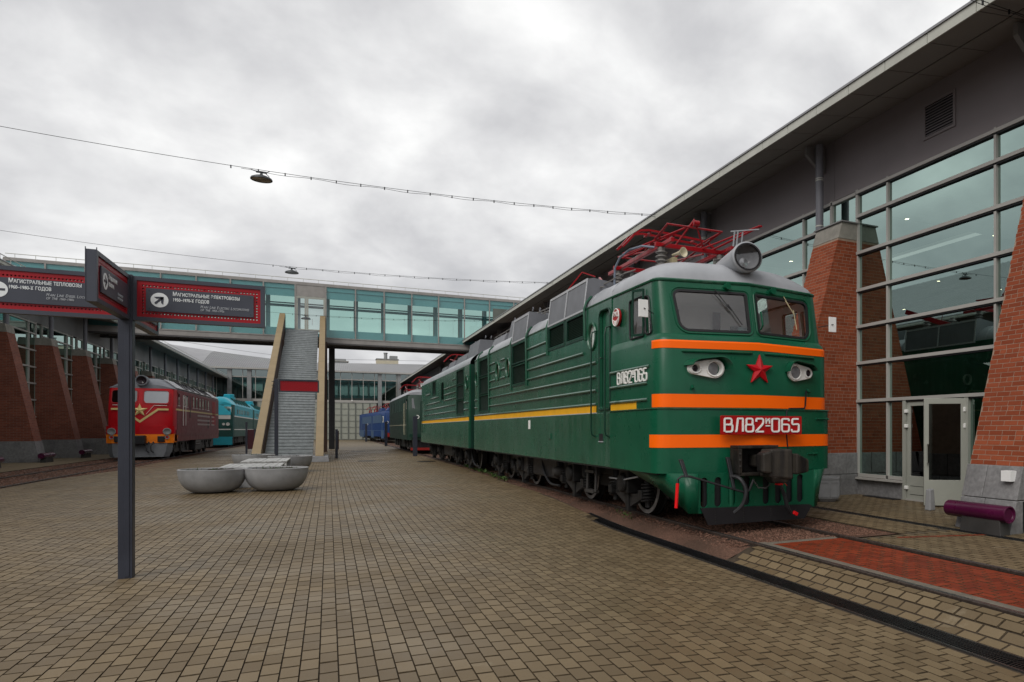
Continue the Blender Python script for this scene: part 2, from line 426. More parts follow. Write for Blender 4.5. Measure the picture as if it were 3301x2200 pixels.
def paver_mesh(name,lx,ly,mat,h=.012,i=.0055):
    m=MB(); a,b=lx/2,ly/2
    m.v=[(-a,-b,-h),(a,-b,-h),(a,b,-h),(-a,b,-h),(-a+i*.5,-b+i*1.5,0),(a-i*.5,-b+i*1.5,0),(a-i*.5,b-i*1.5,0),(-a+i*.5,b-i*1.5,0)]
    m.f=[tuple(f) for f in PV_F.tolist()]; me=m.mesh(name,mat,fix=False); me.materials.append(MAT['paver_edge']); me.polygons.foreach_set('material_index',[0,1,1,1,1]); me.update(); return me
def multi(name,V,F,tint,mat,parent=None,kind='stuff',edge=None):
    """N copies: V (N,k,3), F template; one mesh with a tint per piece"""
    n,k=V.shape[0],V.shape[1]; F=np.asarray(F); nf=len(F)
    vs=V.reshape(-1,3); fs=(F[None]+(np.arange(n)*k)[:,None,None]).reshape(-1,4)
    me=bpy.data.meshes.new(name); me.vertices.add(len(vs)); me.vertices.foreach_set('co',vs.astype(np.float32).ravel())
    me.loops.add(fs.size); me.loops.foreach_set('vertex_index',fs.astype(np.int32).ravel())
    me.polygons.add(len(fs)); me.polygons.foreach_set('loop_start',np.arange(0,fs.size,4,dtype=np.int32))
    a=me.attributes.new('tint','FLOAT','FACE'); a.data.foreach_set('value',np.repeat(tint,nf).astype(np.float32))
    me.materials.append(MAT[mat])
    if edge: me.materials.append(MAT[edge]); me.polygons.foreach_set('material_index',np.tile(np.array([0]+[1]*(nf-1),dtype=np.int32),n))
    me.update(); me.validate(); me.shade_flat()
    return place(name,me,parent,kind=kind)
def pave(cells,lx,ly,mat,parent_of,base,nobj,rotv=False):
    """cells: list of (x,y,ang). nearest visible ones become objects"""
    vis=[c for c in cells if inframe(c[0],c[1],gz(c[0],c[1]),15)]
    vis.sort(key=lambda c:px(c[0],c[1])[2]); near=set(map(tuple,vis[:nobj]))
    me={}
    rest=[]
    for c in cells:
        c=tuple(c); jz=random.uniform(-.0022,.0018); z=gz(c[0],c[1])+jz
        sl=(gz(c[0]+.05,c[1])-gz(c[0]-.05,c[1]))/.1; sy=(gz(c[0],c[1]+.05)-gz(c[0],c[1]-.05))/.1
        jr=random.uniform(-.006,.006)
        if c in near:
            if not me: me['m']=paver_mesh('paver',lx,ly,mat)
            place('paver',me['m'],parent_of(c),loc=(c[0],c[1],z),rot=(sy,-sl,c[2]+jr))
        else: rest.append((c[0],c[1],z,c[2]+jr,sl,sy))
    if rest:
        A=np.array(rest); t=np.array(paver_mesh('t',lx,ly,mat).vertices[0].co)
        a,b,i,h=lx/2,ly/2,.0055,.012
        T=np.array([(-a,-b,-h),(a,-b,-h),(a,b,-h),(-a,b,-h),(-a+i*.5,-b+i*1.5,0),(a-i*.5,-b+i*1.5,0),(a-i*.5,b-i*1.5,0),(-a+i*.5,b-i*1.5,0)])
        ca,sa=np.cos(A[:,3])[:,None],np.sin(A[:,3])[:,None]
        X=T[None,:,0]*ca-T[None,:,1]*sa; Y=T[None,:,0]*sa+T[None,:,1]*ca
        V=np.stack([X+A[:,0:1],Y+A[:,1:2],T[None,:,2]+A[:,2:3]+X*A[:,4:5]+Y*A[:,5:6]],-1)
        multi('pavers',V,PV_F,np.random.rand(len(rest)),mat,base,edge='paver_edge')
def bond(x0,x1,y0,y1,fx=None):
    out=[]
    i0=math.floor(x0/PITX); i1=math.ceil(x1/PITX)
    for i in range(i0,i1+1):
        x=i*PITX; off=(i%2)*PITY/2+((i*7919)%5-2)*.004
        if not(x0+PITX/2-.004<=x<=x1-PITX/2+.004): continue
        j0=math.floor(y0/PITY); j1=math.ceil(y1/PITY)
        for j in range(j0,j1+1):
            y=j*PITY+off
            if y<y0+PITY/2 or y>y1-PITY/2: continue
            if fx and not fx(x,y): continue
            out.append((x,y,0.))
    return out
def vis(x,y):
    for dx,dy in ((0,0),(-1.3,0),(1.3,0),(0,1.2)):
        u,v,D=px(x+dx,y+dy)
        if D>.3 and -120<u<3420 and v<2400: return True
    return False
cells=bond(-8.3,5.35,.8,63,lambda x,y: eL(y)+.05<x<eR(y)-.05 and vis(x,y))
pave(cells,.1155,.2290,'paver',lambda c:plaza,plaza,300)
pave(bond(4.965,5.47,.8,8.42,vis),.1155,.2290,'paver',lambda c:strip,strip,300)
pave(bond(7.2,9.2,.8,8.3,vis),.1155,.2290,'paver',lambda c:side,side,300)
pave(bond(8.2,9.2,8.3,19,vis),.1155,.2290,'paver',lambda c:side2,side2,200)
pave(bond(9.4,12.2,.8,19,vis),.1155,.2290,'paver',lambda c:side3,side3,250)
# red herringbone crossing between the rails
redbase=sheet('crossing','paver_red',K(5.74),K(7.04),-3,8.42,-.006,.5,3)
hb=[]
for a in range(0,14):
    for b in range(-8,70):
        k=(a-b)%4; x,y=5.76+a*.1035,1.6+b*.1035
        if k==0 and x+.2<7.03 and y+.1<8.40: hb.append((x+.1035,y+.05,PI/2))
        if k==3 and y+.2<8.40 and x+.1<7.03: hb.append((x+.05,y+.1035,0.))
        if k==1 and a==0 : pass
hb=[c for c in hb if vis(c[0],c[1]) and c[1]<8.32]
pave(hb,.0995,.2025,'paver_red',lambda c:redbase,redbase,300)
# narrow red strip in the side paving
for k in range(14):
    x=7.86+k*.1035; y=8.0-k*.03
    if k==0: rsm=paver_mesh('paver',.1,.12,'paver_red')
    place('paver',rsm,side,loc=(x,y,gz(x,y)+.004),rot=(0,0,-.28))
MB().box(5.62,5.735,-3,8.55,-.07,.012).obj('kerb','kerb',label='narrow grey concrete kerb between near rail and red paving',cat='kerb',bevel=.01)
MB().box(5.6,7.0,8.44,8.55,-.07,.002).obj('kerb','kerb',label='dark timber threshold at the end of the red paving',cat='kerb',bevel=.01)
# gravel beds
def grav(name,f0,f1,y0,y1): return sheet(name,'gravel',f0,f1,y0,y1,-.022,.5,10)
grav('gravel_bed',lambda y:(4.965 if y<13.2 else eR(y)+.01),K(8.2),8.42,123)
grav('gravel_bed',K(-11.4),lambda y:eL(y)-.01,2,123)
def pebbles(name,n,fx,y0,y1,s0,s1,label):
    A=[]
    while len(A)<n:
        y=y0+(y1-y0)*random.random()**1.7; x0,x1=fx(y); x=random.uniform(x0,x1)
        if vis(x,y): A.append((x,y,gz(x,y)-.016,random.uniform(s0,s1),random.random()*6.28))
    A=np.array(A); T=np.array([(-1,-.8,-.5),(1,-.9,-.5),(.9,1,-.5),(-.8,.9,-.5),(-.6,-.5,.6),(.6,-.6,.5),(.5,.6,.6),(-.6,.5,.4)])*.5
    ca,sa=np.cos(A[:,4])[:,None],np.sin(A[:,4])[:,None]; sc=A[:,3:4]
    V=np.stack([(T[None,:,0]*ca-T[None,:,1]*sa)*sc+A[:,0:1],(T[None,:,0]*sa+T[None,:,1]*ca)*sc+A[:,1:2],T[None,:,2]*sc*.8+A[:,2:3]],-1)
    o=multi(name,V,PV_F,np.random.rand(n),'pebble'); o['label']=label; o['category']='gravel'
pebbles('gravel',14000,lambda y:((4.98 if y<13.2 else eR(y)+.02),8.15),8.6,34,.014,.036,'loose reddish gravel around the rails under the green locomotive')
pebbles('gravel_left',6000,lambda y:(-11.3,eL(y)-.02),22,60,.03,.07,'loose orange gravel along the track before the red locomotive')
bpy.data.objects['gravel_left'].name='gravel'
# drains
def drain(label,x0,x1,y0,y1):
    t=thing('drainage_channel',label,'drain',((x0+x1)/2,(y0+y1)/2,0))
    n=int((y1-y0)/.4)
    for a,b in ((x0-.012,x0),(x1,x1+.012)):
        m=MB()
        for i in range(n):
            ya,yb=lerp(y0,y1,i/n),lerp(y0,y1,(i+1)/n); za,zb=gz((a+b)/2,ya),gz((a+b)/2,yb)
            m.hexa([(a,ya,za-.08),(b,ya,za-.08),(b,yb,zb-.08),(a,yb,zb-.08),(a,ya,za+.002),(b,ya,za+.002),(b,yb,zb+.002),(a,yb,zb+.002)])
        m.obj('edge_rail','rail_top',t)
    g=MB(); w=x1-x0
    for k in range(34):
        yy=k*.03
        g.bar((.004,yy+.004,-.012),(w/2,yy+.026,-.012),.010,.02); g.bar((w/2,yy+.026,-.012),(w-.004,yy+.004,-.012),.010,.02)
    for q in range(1,6): g.box(w*q/6-.004,w*q/6+.004,0,1.01,-.022,-.003)
    g.box(.002,w-.002,0,1.02,-.075,-.07)
    me=g.mesh('grating','grate'); y=y0
    while y<y1-.5:
        za,zb=gz(x0+.1,y),gz(x0+.1,y+1.02)
        place('grating',me,t,loc=(x0,y,za),rot=(math.atan2(zb-za,1.02),0,0)); y+=1.03
drain('long black grated drain channel beside the plaza in front of the green locomotive',4.69,4.945,-2.5,14)
drain('narrow black grated drain channel near the brick buttresses on the right',9.22,9.38,-2.5,26)
# rails
for lab,x,y0,y1 in (('near steel rail beneath the left wheels of the big green locomotive',RAILX[0],-3,123),('far steel rail beneath the right wheels of the big green locomotive',RAILX[1],-3,123),('right-hand steel rail under the red locomotive',LRAILX[0],2,123),('left-hand steel rail under the red locomotive',LRAILX[1],2,123)):
    t=thing('rail',lab,'rail',(x,(y0+y1)/2,0),group='rails')
    MB().box(x-.06,x+.06,y0,y1,-.09,-.02).obj('web','rail',t)
    MB().box(x-.036,x+.036,y0,y1,-.02,.026).obj('head','rail',t,bevel=.008)
    MB().box(x-.022,x+.022,y0,y1,.0262,.0285).obj('running_surface','rail_top',t)
# weeds
def weeds(lab,spots,n,s):
    m=MB()
    for (wx,wy) in spots:
        for k in range(n):
            a=random.random()*6.28; r=random.random()**.6*.16; c=Vector((wx+r*math.cos(a)*.7,wy+r*math.sin(a)*1.6,gz(wx,wy)+random.uniform(0,.10)))
            d=Vector((math.cos(a),math.sin(a),random.uniform(.2,1.2))).normalized()*s*random.uniform(.6,1.3); w=d.cross(Vector((0,0,1))).normalized()*s*.42
            m.add([c,c+d*.5+w,c+d,c+d*.5-w],[(0,1,2,3)])
    m.obj('weeds','leaf',label=lab,cat='weeds',kind='stuff',fix=False)
weeds('low green weeds along the pavement edge beside the wheels',[(lerp(5.1,5.42,k/14)+random.uniform(-.08,.08),lerp(22.5,31.5,k/14)) for k in range(15)],26,.07)
weeds('sparse yellowish weeds in the gravel near the front wheel',[(5.2,12.5),(5.25,12.9)],25,.04)
# manholes
for lab,x,y,r in (('dark round manhole cover in the wet paving right of the stairs',1.8,40.2,.42),('small manhole cover far along the paving by the gates',1.95,58,.42),('dark flat cover in the paving near the tall dark post',4.5,38,.4)):
    m=MB(); m.lathe([(r*1.15,.0),(r*1.15,.012),(r,.014),(r,.008),(0,.010)],(x,y,gz(x,y)),n=28); m.obj('manhole_cover','grate',label=lab,cat='manhole')
# ================================================================ lettering made of strokes
def roundpoly(pts,r,n=5,closed=False):
    out=[]; k=len(pts)
    for i,p in enumerate(pts):
        if not closed and i in (0,k-1): out.append(p); continue
        a=Vector(pts[i-1]); b=Vector(p); c=Vector(pts[(i+1)%k]); d1=(a-b); d2=(c-b)
        q=min(r,d1.length*.49,d2.length*.49); s=b+d1.normalized()*q; e=b+d2.normalized()*q
        for j in range(n+1):
            t=j/n; out.append(tuple((1-t)**2*s+2*t*(1-t)*b+t*t*e))
    return out
GL={ 'В':[([(0,0),(0,1),(.42,1),(.52,.9),(.52,.62),(.42,.54),(.07,.54)],.16,0),([(.30,.54),(.58,.54),(.58,0),(.07,0)],.2,0)],
 'Л':[([(.0,0),(.10,.06),(.2,1),(.58,1),(.58,0)],.05,0)],
 '8':[([(.28,.54),(.05,.54),(.05,1),(.53,1),(.53,.54)],.17,1),([(.28,.54),(0,.54),(0,0),(.58,0),(.58,.54)],.2,1)],
 '2':[([(.02,.76),(.02,1),(.56,1),(.56,.62),(0,.02),(0,0),(.6,0)],.17,0)],
 '0':[([(.29,1),(0,1),(0,0),(.58,0),(.58,1)],.2,1)],
 '6':[([(.56,.82),(.56,1),(0,1),(0,0),(.58,0),(.58,.56),(.07,.56)],.2,0)],
 '5':[([(.56,1),(.06,1),(.02,.56),(.58,.60),(.58,0),(0,0),(0,.2)],.15,0)],
 'м':[([(0,.62),(0,1),(.13,.82),(.26,1),(.26,.62)],.01,0),([(-.04,.45),(.30,.45)],0,0)] }
def ribbon(m,pts,w,closed,fn,d):
    k=len(pts); P_=[Vector(p) for p in pts]; L_=[];R_=[]
    for i in range(k):
        a=P_[i-1] if (closed or i>0) else None; c=P_[(i+1)%k] if (closed or i<k-1) else None; b=P_[i]
        d1=(b-a).normalized() if a is not None and (b-a).length>1e-6 else None; d2=(c-b).normalized() if c is not None and (c-b).length>1e-6 else None
        if d1 is None: d1=d2
        if d2 is None: d2=d1
        t=(d1+d2); t=t.normalized() if t.length>1e-5 else d1; n=Vector((-t.y,t.x)); sc=1/max(.5,n.dot(Vector((-d1.y,d1.x))))
        L_.append(b+n*w/2*sc); R_.append(b-n*w/2*sc)
    vs=[]
    for l,r in zip(L_,R_):
        vs+=[fn(l.x,l.y,0),fn(r.x,r.y,0),fn(l.x,l.y,d),fn(r.x,r.y,d)]
    fs=[]
    for i in range(k if closed else k-1):
        a=4*i; b=4*((i+1)%k); fs+=[(a,a+1,b+1,b),(a,b,b+2,a+2),(a+1,a+3,b+3,b+1)]
    if not closed: fs+=[(0,2,3,1),(4*k-4,4*k-3,4*k-1,4*k-2)]
    m.add(vs,fs)
def number(text,w,h,fn,d,sw=.105):
    """letters filling a w x h box, fn(a,b,depth)"""
    adv={'м':.46}; tot=sum(adv.get(ch,.80) for ch in text)-.2; sx=w/tot; m=MB(); x=0
    for ch in text:
        for si,(pts,r,cl) in enumerate(GL[ch]):
            fn_=(lambda a_,b_,c_,k_=si:fn(a_,b_,c_-.0025*k_))
            q=[(p[0]*1.0,p[1]) for p in pts]; q=[((x+p[0])*sx,p[1]*h) for p in q]
            q=roundpoly(q,r*h*.9,5,bool(cl)) if r else q
            ribbon(m,q,(sw if ch!='м' else sw*.75)*h,bool(cl),fn_,d)
        x+=adv.get(ch,.80)
    return m
def text(body,size,mat,parent,mtx,name='lettering',ext=.002,align='LEFT',shear=0,caps=False,space=1.0):
    cu=bpy.data.curves.new('t','FONT'); cu.body=body; cu.size=size; cu.extrude=ext; cu.align_x=align; cu.shear=shear; cu.space_character=space; cu.resolution_u=3; cu.offset=size*.018
    o=bpy.data.objects.new('t',cu); COL.objects.link(o); bpy.context.view_layer.update()
    me=bpy.data.meshes.new_from_object(o.evaluated_get(bpy.context.evaluated_depsgraph_get())); bpy.data.objects.remove(o)
    me.transform(mtx); me.materials.clear(); me.materials.append(MAT[mat]); return place(name,me,parent)
def frame_mtx(o,ax,ay):
    ax=Vector(ax); ay=Vector(ay); az=ax.cross(ay); m=Matrix((ax,ay,az)).transposed().to_4x4(); m.translation=Vector(o); return m
# ================================================================ the big green electric locomotive
C=6.43
G1=thing('locomotive','big dark green electric locomotive with orange bands and red star on its front','locomotive',(C,10,0)); G1.scale=(1.068,1,1)
def ring(z,c,fx,fy,w,ky,w2,yb=12.2,o=0):
    h=[(0,c-o),(fx+o*.5,fy-o)]
    sl=(fy-c)/fx; ct=(w+o,fy-o+sl*(w-fx)*.6); e=(w+o,ky)
    for t in (.28,.55,.8): h.append(tuple((1-t)**2*h[1][i]+2*t*(1-t)*ct[i]+t*t*e[i] for i in (0,1)))
    h+=[e,(w2+o,yb)]
    f=[(-x,y) for x,y in reversed(h)]+h[1:]
    return [(C+x,y,z) for x,y in f]
LV=[(.96,9.72,1.42,10.0,1.66,10.3,1.625),(2.0,9.72,1.42,10.0,1.66,10.3,1.625),(2.022,9.76,1.39,10.04,1.61,10.32,1.60),(3.1,9.77,1.39,10.05,1.61,10.33,1.60),
    (3.19,9.81,1.375,10.09,1.59,10.36,1.595),(3.24,9.87,1.36,10.14,1.55,10.40,1.585),(4.13,10.05,1.385,10.33,1.535,10.53,1.575)]
RG=[ring(*l) for l in LV]
m=MB(); m.loft(RG[:6])
a,b=RG[5],RG[6]
for seg in ((1,5),(7,11)): m.loft([a[seg[0]:seg[1]+1],b[seg[0]:seg[1]+1]])
m.obj('cab_shell','green_front',G1,smooth=28)
def bil(A,B,Cc,D,inw):
    A,B,Cc,D=map(Vector,(A,B,Cc,D)); inw=Vector(inw)
    return lambda s,t,h:(A*(1-s)+B*s)*(1-t)+(D*(1-s)+Cc*s)*t+inw*h
WIN=[]
for sx in (-1,1):
    i0,i1=(6,5) if sx<0 else (6,7)
    fn0=bil(a[i0],a[i1],b[i1],b[i0],(0,.97,-.2)); LS,LT=1.39,.91
    fn=lambda p,q,h,f=fn0:f(p/LS,q/LT,h)
    def wpoly(g):
        pts=rrect(.085-g,1.30+g,.06-g,.765+g,(.13+g,.05+g,.05+g,.15+g),6)
        return [(p[0]-(.06*(1-q_)*1 if p[0]>.7 else 0),p[1]) for p in pts for q_ in ((p[1]-.06)/.705,)]
    hole=wpoly(0)
    m=MB().plate([(0,0),(LS,0),(LS,LT),(0,LT)],[hole],fn,.05); m.obj('windscreen_surround','green_front',G1)
    gk=MB().plate(wpoly(.012),[wpoly(-.028)],lambda p,q,h,f=fn:f(p,q,h-.008),.05); gk.obj('windscreen_gasket','rubber',G1)
    lip=MB().tube([fn(p[0],p[1],-.006) for p in wpoly(.045)],.014,6,closed=True); lip.obj('window_lip','green_front',G1,smooth=True)
    MB().plate(wpoly(-.02),[],lambda p,q,h,f=fn:f(p,q,h+.02),0).obj('windscreen','glass_cab',G1)
    # wiper
    w=MB(); x0,z0=(.62,.80) if sx<0 else (.72,.80)
    tip=(.22,.18) if sx<0 else (.95,.20); mid=(.38,.42) if sx<0 else (.93,.45)
    w.tube([fn(x0,z0,-.03),fn(*mid,-.04)],.008,5); w.tube([fn(x0+.03,z0-.07,-.025),fn(*mid,-.04)],.005,5); w.tube([fn(mid[0]+(.05 if sx<0 else -.02),mid[1]+.12,-.035),fn(*tip,-.03)],.008,5)
    w.obj('wiper','black' if sx<0 else 'brass',G1)
    v=MB(); cc=fn(.42 if sx<0 else .45,.86,0); v.tube([cc+Vector((0,.02,0)),cc+Vector((0,-.10,0))],[.05,.055],10); v.obj('vent_hood','green_front',G1,smooth=True)
    # cab side
    j0,j1=(1,0) if sx<0 else (11,12)
    fs0=bil(a[j0],a[j1],b[j1],b[j0],(-sx,0,0)); SL=1.74; fs=lambda p,q,h,f=fs0:f(p/SL,q/LT,h)
    q1=[(.10,.05),(.10,.60)]
    wa=[(x+ (.06*(y/.7) if x<.2 else 0),y) for x,y in rrect(.05,.28,.03,.70,(.06,.10,.06,.06),5)]; wb=rrect(.34,.92,.02,.72,.06,5)
    MB().plate([(0,0),(SL,0),(SL,LT),(0,LT)],[wa,wb],fs,.05).obj('cab_side','green',G1)
    MB().plate([(.1,-.1),(SL-.05,-.1),(SL-.05,LT-.05),(.1,LT-.05)],[[(x_*1.0,y_) for x_,y_ in rrect(.13,.28,.05,.68,.04,3)],wb],lambda p,q,h,f=fs:f(p,q,h+.056),.01).obj('cab_lining','cab_wall',G1)
    for wp_ in (wa,wb):
        MB().tube([fs(p[0],p[1],-.004) for p in wp_],.016,6,closed=True).obj('window_gasket','rubber',G1,smooth=True)
        MB().plate(wp_,[],lambda p,q,h,f=fs:f(p,q,h+.025),0).obj('side_window','glass_cab',G1)
    # hinged draught pane
    dp=MB(); o=fs(.345,.02,-.02); n_=Vector((sx,0,0)); e=Vector((.0,.45,0))+n_*.22
    dfn=lambda p,q,h,o=o,e=e:Vector(o)+e*p+Vector((0,0,q))+Vector((.9*0,0,0))+n_*(-h)
    dp.plate(rrect(0,.5,.0,.8,.02,2),[rrect(.05,.45,.04,.76,.02,2)],dfn,.02); dq=dp.obj('draught_pane','green_dark',G1)
    MB().plate(rrect(.05,.45,.04,.76,.02,2),[],lambda p,q,h,f=dfn:f(p,q,.01),0).obj('pane','glass_cab',dq)
    # mirror
    mr=MB(); mc=Vector((C+sx*1.80,10.22,3.62)); mr.box(mc.x-.078,mc.x+.078,mc.y-.012,mc.y+.012,mc.z-.14,mc.z+.14); mo=mr.obj('mirror','paper',G1,bevel=.005)
    MB().tube([mc+Vector((0,-.03,0)),mc+Vector((-sx*.22,.12,-.05))],.008,5).obj('arm','black',mo)
# shoulder rail on cab side and gutter
m=MB()
for r in (RG[6],):
    m.tube([(p[0],p[1],4.155) for p in r]+[],.028,6)
for sx in (-1,1): m.tube([(C+sx*1.58,12.2,4.155),(C+sx*1.59,25.86,4.155)],.024,6)
m.obj('gutter','green',G1,smooth=True)
# bands
def band(name,z0,z1,l0,l1,mat,idx=(1,12),o=.006):
    A=ring(z0,*l0[1:],o=o); B=ring(z1,*l1[1:],o=o); MB().loft([A[idx[0]:idx[1]],B[idx[0]:idx[1]]]).obj(name,mat,G1,smooth=30)
band('orange_band',1.375,1.585,LV[0],LV[0],'orange'); band('orange_band',2.03,2.245,LV[2],LV[2],'orange')
band('orange_band',2.99,3.10,LV[3],LV[3],'orange'); band('orange_band',3.10,3.125,LV[3],tuple(lerp(LV[3][i],LV[4][i],.28) for i in range(7)),'orange')
# floor shelf lip
m=MB(); m.tube([(p[0],p[1],2.008) for p in ring(2.0,*LV[1][1:],yb=12.2,o=.008)],.012,5); m.obj('shelf_lip','green',G1)
# cab interior
ci=MB(); ci.box(C-1.5,C+1.5,12.05,12.1,2.2,4.1); ci.obj('cab_rear_wall','cab_wall',G1)
MB().box(C-1.5,C+1.5,10.3,12.05,3.0,3.02).obj('cab_floor','cab_wall',G1)
MB().box(C-1.45,C+1.45,10.25,10.75,3.02,3.2).obj('control_desk','roof_box',G1)
for x0,x1,mt in ((-.95,-.35,'curtain'),(.35,.52,'curtain')): MB().grid(lambda u,v:(C+lerp(x0,x1,u),12.0+.02*math.sin(u*40),lerp(3.1,4.0,v)),30,1).obj('curtain',mt,G1,smooth=True)
MB().box(C+.75,C+1.15,12.0,12.04,3.1,3.75).obj('cab_door_window','glass_far',G1)
MB().box(C-1.2,C-1.05,12.0,12.04,3.35,3.85).obj('notice_board','paper',G1)
MB().hexa([(C-.62,10.35,3.16),(C-.2,10.35,3.16),(C-.2,10.4,3.16),(C-.62,10.4,3.16),(C-.62,10.42,3.36),(C-.2,10.42,3.36),(C-.2,10.47,3.36),(C-.62,10.47,3.36)]).obj('paper_notice','paper',G1)
MB().box(C-1.40,C+1.40,10.6,12.05,4.10,4.12).obj('cab_ceiling','cab_wall',G1)
# ---- body sides
XL=C-1.59
def capsule_hole(y0,y1,z0,z1): return rrect(y0,y1,z0,z1,.02,2)
def body(y0,y1,grilles,ports,wins,door,main=True):
    outer=[(y0,.96),(y1,.96),(y1,4.14),(y0,4.14)]; holes=[]
    for g in grilles: holes.append([(g[0],g[2]),(g[1],g[2]),(g[1],g[3]),(g[0],g[3])])
    for p in ports: holes.append(circ(p[0],p[1],.215,24,.255))
    for w in wins: holes.append(rrect(*w,.02,2))
    if door: holes.append(rrect(*door,(.12,.12,.05,.05),5))
    MB().plate(outer,holes,lambda p,q,h:(XL+h,p,q),.05).obj('body_side','green',G1)
    MB().box(C+1.54,C+1.59,y0,y1,.96,4.14).obj('body_side','green',G1)
    MB().box(XL-.028,XL,y0,y1,.96,1.985).obj('skirt','green',G1,bevel=.006)
    MB().box(C-1.54,C+1.54,y1-.05,y1,.96,4.14).obj('end_wall','green_dark',G1)
    if y0>20: MB().box(C-1.54,C+1.54,y0,y0+.05,.96,4.14).obj('end_wall','green_dark',G1)
    for g in grilles:
        n=g[4] if len(g)>4 else 1; f=MB(); s=MB(); H=(g[3]-g[2])/n
        for i in range(n):
            za,zb=g[2]+i*H,g[2]+(i+1)*H
            f.plate([(g[0]-.03,za-.02),(g[1]+.03,za-.02),(g[1]+.03,zb+.02),(g[0]-.03,zb+.02)],[[(g[0]+.04,za+.05),(g[1]-.04,za+.05),(g[1]-.04,zb-.05),(g[0]+.04,zb-.05)]],lambda p,q,h:(XL-.014+h,p,q),.03)
            k=int((zb-za-.1)/.035)
            for j in range(k): zz=za+.06+j*.035; s.hexa([(XL+.005,g[0]+.03,zz),(XL+.03,g[0]+.03,zz+.02),(XL+.03,g[1]-.03,zz+.02),(XL+.005,g[1]-.03,zz),(XL+.008,g[0]+.03,zz-.006),(XL+.033,g[0]+.03,zz+.014),(XL+.033,g[1]-.03,zz+.014),(XL+.008,g[1]-.03,zz-.006)])
        fo=f.obj('intake_grille','green_dark',G1); s.obj('louvres','green_dark',fo)
        MB().box(XL+.04,XL+.049,g[0],g[1],g[2],g[3]).obj('mesh_backing','black',fo)
        bo=MB()
        for i in range(n+1):
            zz=g[2]+i*H
            for j in range(int((g[1]-g[0])/.11)): yy=g[0]+.06+j*.11; bo.box(XL-.022,XL-.012,yy-.012,yy+.012,zz-.03*(1 if i else -1)-.012,zz-.03*(1 if i else -1)+.012)
        bo.obj('bolt_row','green',fo)
    for p in ports:
        r=MB(); pts=[(XL-.012,q[0],q[1]) for q in circ(p[0],p[1],.225,24,.265)]; r.tube(pts,.026,6,closed=True); ro=r.obj('porthole_rim','green',G1,smooth=True)
        MB().plate(circ(p[0],p[1],.215,24,.255),[],lambda a_,b_,h:(XL+.02,a_,b_),0).obj('porthole_glass','glass_cab',ro)
        MB().box(XL+.03,XL+.048,p[0]-.22,p[0]+.22,p[1]-.26,p[1]+.26).obj('blind',p[2],ro)
    for w in wins:
        fo=MB().plate(rrect(w[0]-.03,w[1]+.03,w[2]-.03,w[3]+.03,.03,2),[rrect(*w,.02,2)],lambda p,q,h:(XL-.01+h,p,q),.03).obj('side_window','green',G1)
        MB().box(XL+.02,XL+.024,w[0],w[1],w[2],w[3]).obj('pane','glass_dark',fo)
# pipes that run up beside grilles
body(12.2,25.87,[(13.76,14.96,3.57,4.12),(15.1,16.36,3.57,4.12),(18.48,20.1,2.91,4.10,2),(23.4,25.02,2.26,4.10,3)],
     [(13.26,3.54,'cab_wall'),(20.6,3.5,'brown_in'),(21.98,3.48,'brown_in'),(25.45,3.48,'black')],[],(12.28,12.83,2.08,3.96))
body(27.0,42.1,[(28.2,29.9,2.26,4.10,3),(36.2,37.4,3.4,4.1)],[(27.5,3.48,'black')],[(33.5,34.3,3.05,3.85)],None)
m=MB()
for (z,rs) in ((2.17,((10.5,12.2),(13.0,25.85),(27.05,42.0))),(2.445,((10.5,12.2),(13,23.3),(25.1,25.8),(27.05,28.1),(30,41))),(2.72,((10.42,12.2),(13,23.3),(25.1,25.8),(27.05,28.1),(30,41))),
   (3.0,((13,18.35),(20.2,23.3),(25.1,25.25),(30,33.3),(34.5,40))),(3.25,((13.78,18.35),(20.95,21.65),(22.35,23.2),(30,33.3),(35,38))),(3.52,((16.5,18.35),(20.95,21.65),(22.35,23.2),(30,33.3),(38,40))),(3.80,((16.5,18.35),(20.95,21.65),(22.35,23.2),(30,31),))):
    for y0,y1 in rs:
        x=XL-.012 if y0>12 else XL-.02
        m.tube([(x+.004,y0,z),(x-.004,y0+.06,z),(x-.004,y1-.06,z),(x+.004,y1,z)],.027,8)
m.obj('side_rib','rib',G1,smooth=True)
for y0,y1 in ((10.36,12.2),(13.0,25.85),(27.02,42.0)):
    MB().box(XL-.0165,XL-.011,y0,y1,2.005,2.135).obj('yellow_stripe','yellow',G1)
    MB().box(XL-.032,XL-.001,y0,y1,1.986,2.004).obj('skirt_lip','bolt_strip',G1)
# door
d=MB().plate(rrect(12.29,12.82,2.09,3.95,(.11,.11,.04,.04),5),[],lambda p,q,h:(XL+.055+h,p,q),.02); dr=d.obj('door','green',G1)
MB().tube([(XL-.005,p[0],p[1]) for p in rrect(12.26,12.85,2.05,3.98,(.14,.14,.06,.06),5)],.018,6,closed=True).obj('door_frame','green_dark',dr,smooth=True)
MB().tube([(XL+.04,12.72,3.05),(XL-.04,12.72,3.05),(XL-.04,12.6,3.05)],.012,6).obj('handle','green_dark',dr)
for yy in (12.22,12.98):
    MB().tube([(XL-.01,yy,3.62),(XL-.10,yy,3.58),(XL-.12,yy,3.45),(XL-.12,yy,1.65),(XL-.10,yy,1.56),(XL-.02,yy,1.52)],.016,7).obj('grab_rail','green_dark',G1,smooth=True)
for yy in (41.0,41.6): MB().tube([(XL-.01,yy,3.3),(XL-.10,yy,3.25),(XL-.10,yy,1.6),(XL-.02,yy,1.5)],.016,6).obj('grab_rail','green_dark',G1,smooth=True)
for yy,z0 in ((13.66,3.5),(16.43,3.46),(18.42,2.83),(20.2,2.8),(23.3,2.3),(25.1,2.3)):
    MB().tube([(XL-.02,yy,z0),(XL-.035,yy,4.15),(XL+.01,yy,4.3),(XL+.12,yy,4.43)],.024,6).obj('drain_pipe','green',G1,smooth=True)
